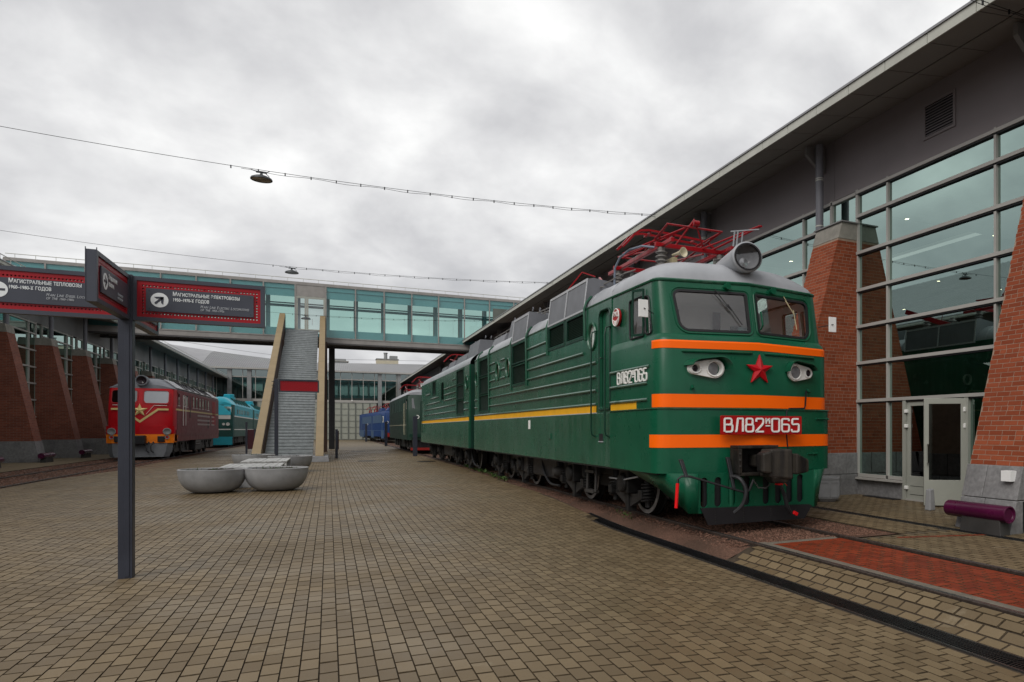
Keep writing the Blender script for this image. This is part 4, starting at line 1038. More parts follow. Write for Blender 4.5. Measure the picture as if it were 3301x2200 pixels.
# glazing
ZR_=[.50,2.40,3.37,4.31,5.25,6.21,7.16,7.78]
def bay_y(b): return [b+1.03,b+2.28,b+5.36,b+6.45]     # buttress far face, mullions, next buttress near face
fr=[]; 
for bi,b in enumerate(RY[:12]):
    ys_=bay_y(b)
    vm=MB()
    for i,yy in enumerate(ys_):
        w=.055 if i in (1,2) else .09
        vm.box(FX-.05,FX+.09,yy-w/2,yy+w/2,.42,7.86)
    VM=vm.obj('mullions','frame',HB)
    vb=b-1.0+.0
    # bay behind the buttress top
    door=(bi==1)
    for zi,zz in enumerate(ZR_):
        if door and zi==0:
            MB().box(FX-.05,FX+.09,ys_[2]-.6+.0,ys_[3],zz-.04,zz+.04).obj('transom','frame',HB); continue
        MB().box(FX-.075,FX+.07,b+1.03,b+6.45,zz-.035,zz+.04).obj('transom','frame',HB); MB().box(FX-.05,FX+.06,b+1.06,b+6.42,zz-.07,zz-.036).obj('transom_shadow_strip','black',HB)  # black strip below each transom paints its shadow line
    for zi in range(len(ZR_)-1):
        z0,z1=ZR_[zi]+.04,ZR_[zi+1]-.04
        for i in range(3):
            if door and zi==0: continue
            if bi>4 and zi<3: pass
            ya,yb=ys_[i]+.03,ys_[i+1]-.03
            MB().add([(FX+.02,ya,z0),(FX+.02,yb,z0),(FX+.02,yb,z1),(FX+.02,ya,z1)],[(0,1,2,3)]).obj('pane','glass_hall',HB)
    # pane over the buttress cap
    MB().add([(FX+.02,b,7.0),(FX+.02,b+1.03,7.0),(FX+.02,b+1.03,7.74),(FX+.02,b,7.74)],[(0,1,2,3)]).obj('pane','glass_hall',HB)
    MB().box(FX-.05,FX+.09,b-.1,b+1.13,7.74,7.82).obj('transom','frame',HB)
    # base wall
    if not door: MB().box(FX-.03,FX+.2,b+1.03,b+6.45,0,.42).obj('plinth_wall','stone',HB); MB().box(FX-.14,FX-.02,b+1.05,b+6.40,.40,.45).obj('sill','frame',HB)
    else:
        MB().box(FX-.03,FX+.2,12.28,b+6.45,0,.42).obj('plinth_wall','stone',HB); MB().box(FX-.14,FX-.02,12.28,b+6.40,.40,.45).obj('sill','frame',HB)
        for ya,yb in ((12.30,ys_[2]-.03),(ys_[2]+.03,ys_[3]-.04)): MB().add([(FX+.02,ya,.54),(FX+.02,yb,.54),(FX+.02,yb,2.36),(FX+.02,ya,2.36)],[(0,1,2,3)]).obj('pane','glass_hall',HB)
        for ya,yb in ((b+1.05,10.42),): MB().add([(FX+.02,ya,.1),(FX+.02,yb,.1),(FX+.02,yb,2.36),(FX+.02,ya,2.36)],[(0,1,2,3)]).obj('pane','glass_hall',HB)
        MB().box(FX-.05,FX+.09,b+1.03,10.5,.0,.1).obj('threshold','frame',HB)
# door
def leaf(o,ax,w,name,handle):
    ax=Vector(ax); o=Vector(o); n=Vector((ax.y,-ax.x,0))   # n = outward
    f=lambda p,q,h:o+ax*p+Vector((0,0,q))-n*h
    d=MB().plate([(0,.03),(w,.03),(w,2.34),(0,2.34)],[[(.10,.58),(w-.10,.58),(w-.10,2.22),(.10,2.22)]],f,.06).obj(name,'dframe',HB,bevel=.006)
    MB().plate([(.10,.58),(w-.10,.58),(w-.10,2.22),(.10,2.22)],[],lambda p,q,h:f(p,q,.03),0).obj('pane','glass_dark',d)
    MB().plate([(.10,.34),(w-.10,.34),(w-.10,.35),(.10,.35)],[],lambda p,q,h:f(p,q,h-.004),.004).obj('groove','black',d)
    MB().plate([(.10,.14),(w-.10,.14),(w-.10,.15),(.10,.15)],[],lambda p,q,h:f(p,q,h-.004),.004).obj('groove','black',d)
    if handle:
        for s_ in (1,-1):
            MB().tube([f(w-.07,1.35,0 if s_>0 else .06),f(w-.07,1.35,-.09*s_ if s_>0 else .15),f(w-.25*0-.07,.95,-.09*s_ if s_>0 else .15),f(w-.07,.95,0 if s_>0 else .06)],.016,8).obj('handle','chrome',d,smooth=True)
    return d
for yy in (10.44,12.24): MB().box(FX-.06,FX+.09,yy-.05,yy+.05,0,2.4).obj('door_post','dframe',HB)
MB().box(FX-.06,FX+.08,10.49,12.19,0,.035).obj('threshold','frame',HB)
leaf((FX-.02,12.18,0),(0,-1,0),.72,'door',False)
hd_=Vector((11.52-FX,10.98-10.5,0)).normalized()
dl=leaf((FX-.02,10.50,0),tuple(hd_),.86,'door',True)
for z in (2.1,1.75,.3):
    MB().box(FX-.10,FX-.02,10.44,10.52,z-.05,z+.05).obj('hinge','white',HB,bevel=.01); MB().box(FX-.09,FX-.02,12.13,12.21,z-.04,z+.04).obj('hinge','white',HB,bevel=.01)
# louvre
lv=MB(); lv.plate([(10.76,8.30),(11.68,8.30),(11.68,9.12),(10.76,9.12)],[[(10.82,8.36),(11.62,8.36),(11.62,9.06),(10.82,9.06)]],lambda p,q,h:(FX-.03+h,p,q),.05); LVo=lv.obj('vent_louvre','clad',HB)
MB().box(FX-.004,FX-.001,10.82,11.62,8.36,9.06).obj('vent_backing','black',LVo)
sl_=MB().hexa([(0,0,0),(.03,0,.035),(.03,.8,.035),(0,.8,0),(0,0,.008),(.03,0,.043),(.03,.8,.043),(0,.8,.008)]).mesh('slat','clad')
for i in range(11): place('slat',sl_,LVo,loc=(FX-.032,10.82,8.37+i*.063))
# buttresses
BX0,BX1,BZ=9.65,11.67,6.97
BF=np.array([[0,3,2,1],[4,5,6,7],[0,1,5,4],[1,2,6,5],[2,3,7,6],[3,0,4,7]])
def bx(z): return lerp(BX0,BX1,z/BZ)
def buttress(b,detail,parent,fx=FX,bw=1.03,sgn=1,X=None,zb=1.07,core='mortar'):
    """sgn=1: right hall; sgn=-1 mirrored (left hall) using X(z) outer face"""
    XX=X or bx
    y0,y1=b,b+bw
    def slab(z0,z1,mat,name,g=0,bev=0):
        p=[(XX(z0)-sgn*g,y0-g,z0),(fx,y0-g,z0),(fx,y1+g,z0),(XX(z0)-sgn*g,y1+g,z0),(XX(z1)-sgn*g,y0-g,z1),(fx,y0-g,z1),(fx,y1+g,z1),(XX(z1)-sgn*g,y1+g,z1)]
        return MB().hexa(p).obj(name,mat,parent,bevel=bev)
    if not detail:
        o=slab(zb,BZ-.42,core,'buttress'); slab(BZ-.42,BZ,'cap_stone','cap',.01); slab(-.05,zb,'stone','stone_base',.02); return o
    o=slab(zb-.02,BZ-.40,core,'buttress')
    # sloped cap stone
    slab(BZ-.42,BZ,'cap_stone','cap',.012,.01); MB().hexa([(XX(BZ)-.06,y0-.06,BZ),(fx,y0-.06,BZ),(fx,y1+.06,BZ),(XX(BZ)-.06,y1+.06,BZ),(XX(BZ)-.06,y0-.06,BZ+.03),(fx,y0-.06,BZ+.03),(fx,y1+.06,BZ+.03),(XX(BZ)-.06,y1+.06,BZ+.03)]).obj('flashing','clad_l',parent)
    # stone blocks
    for (z0,z1,cuts) in ((-.15,.52,(0,.55,1.0)),(.53,zb,(0,.62,1.0))):
        for i in range(len(cuts)-1):
            ya,yb=lerp(y0,y1,cuts[i])-(0.03 if i==0 else -.005),lerp(y0,y1,cuts[i+1])+(0.03 if i==len(cuts)-2 else -.005)
            MB().hexa([(XX(z0)-.03,ya,z0),(XX(z0)+.3,ya,z0),(XX(z0)+.3,yb,z0),(XX(z0)-.03,yb,z0),(XX(z1)-.03,ya,z1),(XX(z1)+.3,ya,z1),(XX(z1)+.3,yb,z1),(XX(z1)-.03,yb,z1)]).obj('stone_block','stone',o,bevel=.012)
        xa=XX(z0)+.301
        while xa<fx-.05:
            xb=min(xa+.85,fx); MB().hexa([(xa+.005,y0-.03,z0),(xb,y0-.03,z0),(xb,y1+.03,z0),(xa+.005,y1+.03,z0),(xa+.005,y0-.03,z1),(xb,y0-.03,z1),(xb,y1+.03,z1),(xa+.005,y1+.03,z1)]).obj('stone_block','stone',o,bevel=.012); xa=xb+.005
    # bricks
    CH=.0835; boxes=[]
    sl=(BX1-BX0)/BZ; ln=math.sqrt(1+sl*sl)
    nz=int((BZ-.42-zb)/CH)
    for r in range(nz):
        z0=zb+.004+r*CH; z1=z0+CH-.011
        head=(r%6==5); L_=.126 if head else .257; off=0 if head else (r%2)*.128
        # outer sloping face
        yy=y0-.004-off
        while yy<y1:
            a_,b_=max(yy,y0-.004),min(yy+L_-.011,y1+.004)
            if b_-a_>.03:
                g=.003+random.uniform(-.001,.0015)
                boxes.append([(XX(z0)-g,a_,z0),(XX(z0)+.05,a_,z0),(XX(z0)+.05,b_,z0),(XX(z0)-g,b_,z0),(XX(z1)-g,a_,z1),(XX(z1)+.05,a_,z1),(XX(z1)+.05,b_,z1),(XX(z1)-g,b_,z1)])
            yy+=L_
        # near face
        xx=XX(z0)+.052-off
        while xx<fx:
            a_,b_=max(xx,XX(z0)+.052),min(xx+L_-.011,fx)
            if b_-a_>.03:
                g=.003+random.uniform(-.001,.0015); at=max(a_,XX(z1)+.052) if xx<XX(z0)+.06 else a_
                boxes.append([(a_,y0-g,z0),(b_,y0-g,z0),(b_,y0+.04,z0),(a_,y0+.04,z0),(at,y0-g,z1),(max(b_,at+.01),y0-g,z1),(max(b_,at+.01),y0+.04,z1),(at,y0+.04,z1)])
            xx+=L_
    V=np.array(boxes); cen=V.mean(axis=1)
    vis_=[i for i in range(len(V)) if inframe(*cen[i])]
    vis_.sort(key=lambda i:px(*cen[i])[2]); near=set(vis_[:300])
    for i in near:
        c=cen[i]; m=MB().hexa([tuple(p) for p in (V[i]-c)]); place('brick',m.mesh('brick','brick'),o,loc=tuple(c))
    rest=[i for i in range(len(V)) if i not in near]
    multi('bricks',V[rest],BF,np.random.rand(len(rest)),'brick',o)
    return o
for i,b in enumerate(RY[:16]):
    if i in(1,2): buttress(b,True,HB)
    else: buttress(b,False,HB,core='brick_far')
# downpipes and brackets
for b in RY[1:14]:
    yc=b+.85+.2
    p=MB(); p.tube([(11.78,yc,6.98),(11.78,yc,9.32)],.105,14); po=p.obj('downpipe','pipe',HB,smooth=True)
    c_=MB()
    for z in (7.12,8.35,8.4): c_.lathe([(.112,0),(.112,.03)],(11.78,yc,z),n=14)
    c_.obj('pipe_collar','fascia',po)
    MB().plate([(11.55,9.34),(12.18,9.40),(12.18,8.72),(12.05,8.72),(11.55,9.12)],[],lambda q,r_,h:(q,yc+.25+h,r_),.10).obj('roof_bracket','clad_l',HB)
MB().box(9.98,10.0,7.5,7.72,.86,1.03).obj('info_plate','white',HB)
MB().box(9.76,9.9,7.52,7.70,.83,1.0).obj('info_plate','paper',HB)
# interior seen through the glass
II=thing('hall_interior','dim exhibition hall interior behind the glass with beams and far windows','interior',(20,20,0))
MB().box(FX+.2,31,-6,40,-.06,.01).obj('floor','int_floor',II)
MB().box(30.8,31,-6,60,0,3.6).obj('rear_wall','int_wall',II); MB().box(30.8,31,-6,60,5.2,12).obj('rear_wall','int_wall',II)
for i in range(14): MB().box(30.75,31.05,-5+i*4.4,-4.5+i*4.4,3.6,5.2).obj('rear_pillar','int_wall',II)
for z in (4.1,4.65): MB().box(30.85,30.95,-6,60,z-.04,z+.04).obj('rear_window_bar','int_dark',II)
MB().box(FX+.3,31,60,60.2,0,12).obj('end_wall','int_wall',II); MB().box(FX+.3,31,-6.2,-6,0,12).obj('end_wall','int_wall',II)
for i,b in enumerate(RY[:8]):
    MB().box(FX+.35,FX+.85,b+.1,b+.9,0,9.3).obj('column','int_wall',II); MB().box(FX+.3,30.8,b+.3,b+.7,7.6,8.3).obj('roof_beam','int_beam',II)
for xx in (15,19,23,27): MB().box(xx-.1,xx+.1,-6,60,8.3,8.5).obj('purlin','int_beam',II)
MB().box(FX+.35,FX+.9,13.3,14.6,0,2.0).obj('cabinet','int_maroon',II,bevel=.02)
for i in range(16):
    xx=14.5+(i%4)*3.6; yy=9+(i//4)*5.5
    MB().lathe([(.0,0),(.07,0),(.09,.12),(.03,.2),(.03,.6)],(xx,yy,7.6),n=12).obj('spot_lamp','int_beam',II); MB().disc((xx,yy,7.59),(0,0,1),.065,12).obj('bulb','bulb',II)
# dark locomotive standing inside
DL=thing('locomotive','dark olive locomotive parked inside the hall behind the glass','locomotive',(17.5,16,0))
def simple_ring(z,w,c,k): return [(17.5+x,y,z) for x,y in ((-w,30),(-w,k+.3),(-w*.93,k+.08),(-w*.6,c+.06),(0,c),(w*.6,c+.06),(w*.93,k+.08),(w,k+.3),(w,30))]
MB().loft([simple_ring(.9,1.5,13.9,14.1),simple_ring(2.2,1.5,13.9,14.1),simple_ring(3.0,1.45,14.05,14.3),simple_ring(3.5,1.3,14.4,14.8),simple_ring(3.8,.8,15.0,15.6),simple_ring(3.9,.05,15.6,16.4)]).obj('body','int_dark',DL,smooth=40)
for sx in (-1,1):
    MB().tube([(17.5+sx*.75+p[0],13.93+abs(p[0])*.02,2.5+p[1]) for p in rrect(-.45,.45,-.28,.28,.12,4)],.025,6,closed=True).obj('window_frame','brass',DL,smooth=True)
    MB().lathe([(.16,0),(.16,-.06),(.13,-.06),(.12,0)],(17.5+sx*1.2,14.0,3.1),(0,1,0),20).obj('lamp','white',DL,smooth=True)
MB().lathe([(.3,.3),(.3,-.1),(.26,-.12),(.0,-.05)],(17.5,14.6,3.95),(0,1,0),20).obj('headlamp','black',DL,smooth=True)
MB().box(16.1,18.9,14.3,29,.3,.9).obj('running_gear','black',DL)
# ================================================================ left hall
LFX=-15.1
LHB=thing('museum_hall','matching glass hall with brick buttresses along the left side of the plaza','building',(LFX,60,0))
LY=[14.2+6.4*k for k in range(0,17)]
LX=lambda z:lerp(-13.1,-14.42,z/BZ)
LA,LB=9,123
MB().box(LFX-.12,LFX,LA,LB,7.86,9.6).obj('cladding','clad_l',LHB)
MB().hexa([(-15.2,LA,9.48),(-13.33,LA,9.22),(-13.33,LB,9.22),(-15.2,LB,9.48),(-15.2,LA,9.52),(-13.33,LA,9.26),(-13.33,LB,9.26),(-15.2,LB,9.52)]).obj('soffit','soffit',LHB)
for i in range(100):
    yy=LA+i*pitch
    if yy<LB: place('fascia_panel',fm,LHB,loc=(-13.36,yy,9.20))
MB().hexa([(-31,LA,17.0),(-13.3,LA,9.402),(-13.3,LB,9.402),(-31,LB,17.0),(-31,LA,17.05),(-13.3,LA,9.45),(-13.3,LB,9.45),(-31,LB,17.05)]).obj('roof','zinc',LHB)
sm=MB()
for i in range(190): yy=LA+.3+i*.6; sm.bar((-31,yy,17.07),(-13.35,yy,9.47),.03,.06)
o=sm.obj('roof_seams','bolt_strip',LHB); o['kind']='stuff'
gr=MB(); gr.tube([(-13.45,LA,9.75),(-13.45,LB,9.75)],.02,5)
for i in range(95): gr.tube([(-13.45,LA+i*1.2,9.45),(-13.45,LA+i*1.2,9.75)],.012,4)
gr.obj('snow_guard','fascia',LHB)
for b in LY:
    buttress(b,False,LHB,fx=LFX,sgn=-1,X=LX,core='brick_far')
    ys_=bay_y(b); vm=MB()
    for i,yy in enumerate(ys_): vm.box(LFX-.06,LFX+.05,yy-.04,yy+.04,.42,7.86)
    vm.obj('mullions','frame',LHB)
    for zz in ZR_: MB().box(LFX-.05,LFX+.055,b+1.03,b+6.4,zz-.04,zz+.04).obj('transom','frame',LHB)
    for zi in range(len(ZR_)-1):
        for i in range(3): MB().add([(LFX-.02,ys_[i]+.04,ZR_[zi]+.04),(LFX-.02,ys_[i+1]-.04,ZR_[zi]+.04),(LFX-.02,ys_[i+1]-.04,ZR_[zi+1]-.04),(LFX-.02,ys_[i]+.04,ZR_[zi+1]-.04)],[(0,1,2,3)]).obj('pane','glass_hall',LHB)
    MB().add([(LFX-.02,b,7.0),(LFX-.02,b+1.03,7.0),(LFX-.02,b+1.03,7.74),(LFX-.02,b,7.74)],[(0,1,2,3)]).obj('pane','glass_hall',LHB)
    MB().box(LFX-.2,LFX+.03,b+1.03,b+6.4,0,.42).obj('plinth_wall','stone',LHB)
    MB().tube([(-14.62,b+.85,6.98),(-14.62,b+.85,9.3)],.11,10).obj('downpipe','pipe',LHB,smooth=True)
MB().box(-30,-29.8,LA,LB,0,13).obj('rear_wall','int_wall',LHB); MB().box(-30,LFX-.2,LA,LB,-.06,.0).obj('floor','int_floor',LHB); MB().box(-30,LFX,LA-.2,LA,0,13).obj('end_wall','int_wall',LHB)
for b in LY: MB().box(-29.8,LFX-.3,b+.3,b+.7,7.6,8.3).obj('roof_beam','int_beam',LHB); MB().box(LFX-.9,LFX-.4,b+.1,b+.9,0,9.2).obj('column','int_wall',LHB)
# ================================================================ footbridge
YBR=62.5; YBF=65.6; BZ0,BZ1=9.05,13.1
FB=thing('footbridge','enclosed glazed footbridge with teal panes crossing above the plaza','bridge',(0,YBR+1.5,8.6))
xm=[-.21+2.15*k for k in range(-9,9)]
MB().box(-19.6,18.6,YBR+.02,YBF-.02,8.96,9.05).obj('deck','bridge_frame',FB); MB().box(-19.6,18.6,YBR+.02,YBF-.02,BZ1+.1,BZ1+.24).obj('roof','bridge_frame',FB)
MB().box(-19.6,18.6,YBR+.06,YBF-.06,BZ1-.35,BZ1+.1).obj('ceiling','spandrel',FB)
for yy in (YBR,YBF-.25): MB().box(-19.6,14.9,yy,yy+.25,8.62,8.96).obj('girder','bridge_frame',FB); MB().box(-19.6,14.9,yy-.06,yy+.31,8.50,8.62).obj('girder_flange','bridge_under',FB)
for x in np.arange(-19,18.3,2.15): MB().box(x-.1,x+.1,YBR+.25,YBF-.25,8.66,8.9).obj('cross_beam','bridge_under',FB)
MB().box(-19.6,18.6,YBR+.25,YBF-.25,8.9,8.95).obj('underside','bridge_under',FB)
MB().box(-19.6,18.6,YBR-.04,YBR+.08,BZ1,BZ1+.14).obj('head_rail','bridge_frame',FB); MB().box(-19.6,18.6,YBR-.03,YBR+.06,BZ0-.09,BZ0).obj('sill_rail','bridge_frame',FB)
MB().box(-19.6,18.6,YBF-.06,YBF+.04,BZ1,BZ1+.14).obj('head_rail','bridge_frame',FB)
mu=MB().box(-.045,.045,-.05,.08,0,BZ1-BZ0).mesh('mullion','bridge_frame'); mf=MB().box(-.13,.13,-.10,.06,0,BZ1-BZ0).mesh('column','spandrel')
def qp(x0,x1,y,z0,z1): return MB().add([(x0,y,z0),(x1,y,z0),(x1,y,z1),(x0,y,z1)],[(0,1,2,3)])
for i,x in enumerate(xm):
    place('mullion',mu,FB,loc=(x,YBR,BZ0)); place('mullion',mu,FB,loc=(x,YBF-.05,BZ0)); place('column',mf,FB,loc=(x+.15,YBF-.3,BZ0))
    if i==len(xm)-1: break
    x0,x1=x+.045,xm[i+1]-.045; dr_=(abs(x+2.36)<.1)
    if not dr_:
        qp(x0,x1,YBR+.02,BZ0,BZ1).obj('pane','glass_bridge',FB)
    qp(x0,x1,YBF-.01,BZ0,BZ1).obj('pane','glass_bridge',FB)
    if not dr_: MB().box(x0,x1,YBR+.12,YBR+.14,BZ0,BZ0+.62).obj('dado_panel','spandrel',FB)
    MB().box(x0,x1,YBR+.12,YBR+.14,BZ1-.95,BZ1).obj('upper_panel','spandrel',FB)
MB().box(-19,18.3,YBF-.2,YBF-.12,11.75,11.95).obj('handrail_beam','spandrel',FB); MB().box(-19,18.3,YBF-.3,YBF-.25,12.0,12.1).obj('cable_tray','spandrel',FB)
MB().box(-19,18.3,YBF-.14,YBF-.1,BZ0,BZ0+.62).obj('dado_panel','spandrel',FB)
# bridge door
MB().box(-2.315,-.255,YBR-.01,YBR+.05,12.22,BZ1).obj('door_head_panel','bridge_frame',FB)
for x0,x1,h in ((-2.315,-1.58,0),(-1.57,-.255,1)):
    d=MB().plate([(x0,9.42),(x1,9.42),(x1,12.21),(x0,12.21)],[[(x0+.13,9.62),(x1-.13,9.62),(x1-.13,12.05),(x0+.13,12.05)]],lambda p,q,hh_:(p,YBR-.02+hh_,q),.06).obj('door','dframe',FB)
    qp(x0+.13,x1-.13,YBR+.01,9.62,12.05).obj('pane','glass_cab',d)
    if h: MB().tube([(x0+.4,YBR-.02,10.0),(x0+.4,YBR-.1,10.0),(x0+.4,YBR-.1,10.45),(x0+.4,YBR-.02,10.45)],.02,6).obj('handle','chrome',d,smooth=True)
# roof rail
rr=MB(); rr.tube([(-19.5,YBR+.05,BZ1+.50),(18.5,YBR+.05,BZ1+.50)],.025,5)
for x in np.arange(-19,18.5,1.075): rr.tube([(x,YBR+.05,BZ1+.2),(x,YBR+.05,BZ1+.5)],.018,4)
rr.obj('roof_railing','fascia',FB)
MB().box(.0,.46,66.0,66.5,0,8.6).obj('support_column','black',FB)
for x,y in ((-16.6,YBR+.4),(-16.6,YBF-.4),(13.6,YBR+.4)):
    MB().box(x-.16,x+.16,y-.16,y+.16,0,8.6).obj('support_column','bridge_under' if x<10 else 'pipe',FB)
# ================================================================ stair
ST=thing('staircase','steep steel staircase with beige parapets leading up to the footbridge','staircase',(-1.85,41,0))
MB().hexa([(-3.72,39.9,0),(.02,39.9,0),(.02,42.6,0),(-3.72,42.6,0),(-3.68,39.94,.30),(-.02,39.94,.30),(-.02,42.6,.30),(-3.68,42.6,.30)]).obj('plinth','concrete',ST,bevel=.02)
NS=53; ys0,ys1,zs0,zs1=41.5,61.9,.30,9.42; run=(ys1-ys0)/NS; rise=(zs1-zs0)/NS
stp=MB(); stp.box(-1.10,1.10,-.05,run-.052,rise-.03,rise)
nose=MB().box(-1.10,1.10,-.03,.0,rise-.055,rise+.002)
sme=stp.mesh('step','steel_step')
riser=MB().box(-1.10,1.10,-.02,-.005,.012,rise-.052).mesh('riser','steel_step'); dark=MB().box(-1.10,1.10,.01,.02,0,rise-.031).mesh('shadow_gap','black')  # black plate behind each riser paints the shade under the tread
for i in range(NS):
    s_=place('step',sme,ST,loc=(-1.84,ys0+i*run,zs0+i*rise)); place('riser',riser,ST,loc=(-1.84,ys0+i*run+.0,zs0+i*rise)); place('shadow_plate',dark,ST,loc=(-1.84,ys0+i*run+.0,zs0+i*rise))
MB().box(-2.95,-.75,61.9,YBR,9.32,9.42).obj('landing','steel_step',ST)
for sx,x0,x1 in ((-1,-3.42,-3.03),(1,-.62,-.24)):
    nseg=7
    for k in range(nseg):
        ya,yb=lerp(40.0,62.4,k/nseg)+.006,lerp(40.0,62.4,(k+1)/nseg)-.006; za=lambda y:.32+(y-40)*(10.75-.32)/22.4
        MB().hexa([(x0,ya,max(.30,za(ya)-1.75)),(x1,ya,max(.30,za(ya)-1.75)),(x1,yb,max(.30,za(yb)-1.75)),(x0,yb,max(.30,za(yb)-1.75)),(x0,ya,za(ya)),(x1,ya,za(ya)),(x1,yb,za(yb)),(x0,yb,za(yb))]).obj('parapet','beige',ST,bevel=.015)
    for xs_ in (x0-.012,x1):
        MB().hexa([(xs_,41.4,.31),(xs_+.012,41.4,.31),(xs_+.012,62.4,9.0),(xs_,62.4,9.0),(xs_,41.4,.86),(xs_+.012,41.4,.86),(xs_+.012,62.4,10.62),(xs_,62.4,10.62)]).obj('parapet_shade','brown_side',ST)  # dark brown sheets put the shade on the parapet sides into colour
MB().box(-.5,-.1,58,58.4,0,8.2).obj('support_post','brown_side',ST); MB().box(-3.3,-2.9,58,58.4,0,8.2).obj('support_post','brown_side',ST)
# ================================================================ far building
FH=thing('depot_building','far depot building with curved metal roof, glass front and tall gates','building',(0,123.5,0))
Y0=123
def rid(x): return 13.6+ (2.6*((-x-4)/22)**1.3 if x<-4 else 0)+ (.5*(x/20) if x>0 else 0)
def roofp(u,v): 
    x=lerp(-34,26,u); return (x,Y0-.6+v*20,lerp(10.95,rid(x),math.sin(v*PI/2)) )
MB().grid(roofp,30,8).obj('roof','zinc',FH,smooth=True)
sb=[]
for i in range(220):
    u=i/219; x=lerp(-34,26,u)
    if -17<x<18:
        m_=MB(); m_.tube([tuple(Vector(roofp(u,v))+Vector((0,0,.05))) for v in (0,.15,.3,.5,.7,1)],.035,4); m_.obj('seam','far_grey',FH)
rl=MB(); rl.tube([tuple(Vector(roofp(u,.92))+Vector((0,0,.8))) for u in np.linspace(0,1,20)],.04,4); rl.obj('ridge_rail','zinc',FH)
MB().box(-34,26,Y0-.7,Y0-.3,10.75,10.98).obj('eaves','frame',FH); MB().box(-34,26,Y0+.4,Y0+.5,0,11).obj('inner_wall','int_wall',FH)
MB().box(-34,26,Y0-.1,Y0+.1,5.95,6.35).obj('gate_lintel','frame',FH); MB().box(-34,26,Y0-.05,Y0+.05,9.55,9.7).obj('transom','frame',FH)
for x in np.arange(-33,26,1.65):
    MB().box(x-.04,x+.04,Y0-.08,Y0+.05,6.35,10.8).obj('mullion','frame',FH)
    MB().add([(x+.04,Y0,6.35),(x+1.61,Y0,6.35),(x+1.61,Y0,9.55),(x+.04,Y0,9.55)],[(0,1,2,3)]).obj('pane','glass_far',FH)
    MB().add([(x+.04,Y0,9.7),(x+1.61,Y0,9.7),(x+1.61,Y0,10.75),(x+.04,Y0,10.75)],[(0,1,2,3)]).obj('pane','glass_far',FH)
for x in (-13.2,-10.7,-5.6,7.4,10.3): MB().box(x-.28,x+.28,Y0-.35,Y0-.05,0,10.8).obj('column','far_grey',FH)
for x0,x1 in ((-34,-9.8),(6.6,26)):
    MB().box(x0,x1,Y0-.02,Y0+.04,0,.5).obj('plinth','concrete',FH)
    for x in np.arange(x0,x1-1,1.65): MB().add([(x+.04,Y0,.5),(x+1.61,Y0,.5),(x+1.61,Y0,5.95),(x+.04,Y0,5.95)],[(0,1,2,3)]).obj('pane','glass_far',FH); MB().box(x-.04,x+.04,Y0-.08,Y0+.05,.5,5.95).obj('mullion','frame',FH)
x=-9.7
while x<6.4:
    g=MB().box(x+.03,x+1.0,Y0-.05,Y0+.02,.02,5.93).obj('gate_leaf','gate',FH)
    gb=MB()
    for xx in (x+.05,x+.98): gb.box(xx-.035,xx+.035,Y0-.12,Y0-.05,.02,5.93)
    for zz in np.arange(.1,6,.97): gb.box(x+.05,x+.98,Y0-.10,Y0-.05,zz-.04,zz+.04)
    gb.obj('gate_bars','gate_frame',g); x+=1.04
MB().box(3.2,3.4,Y0-.5,Y0-.3,6.2,6.35).obj('wall_lamp','white',FH)
# roof structures
CB=thing('rooftop_block','cream rooftop block with chimney pipe above the far depot','building',(10,148,12))
MB().box(8.3,12.2,147,150,13,15.35).obj('block','far_wall',CB); MB().box(8.2,12.3,146.9,150.1,15.35,15.5).obj('parapet','far_grey',CB)
MB().lathe([(.32,15.4),(.32,16.6),(.4,16.6),(.4,16.75),(0,16.75)],(9.95,148,0),n=14).obj('chimney_pipe','far_grey',CB,smooth=True); MB().box(10.7,12.1,147.5,149,15.5,16.15).obj('vent_box','far_grey',CB)
CB2=thing('rooftop_block','grey rooftop plant block beside the top of the right parapet','building',(2.5,148,12))
MB().hexa([(.5,147,13),(3.3,147,13),(3.3,150,13),(.5,150,13),(.5,147,15.1),(2.9,147,15.1),(2.9,150,15.1),(.5,150,15.1)]).obj('block','far_grey',CB2); MB().box(.4,3.4,146.9,150,14.6,14.75).obj('band','frame',CB2)
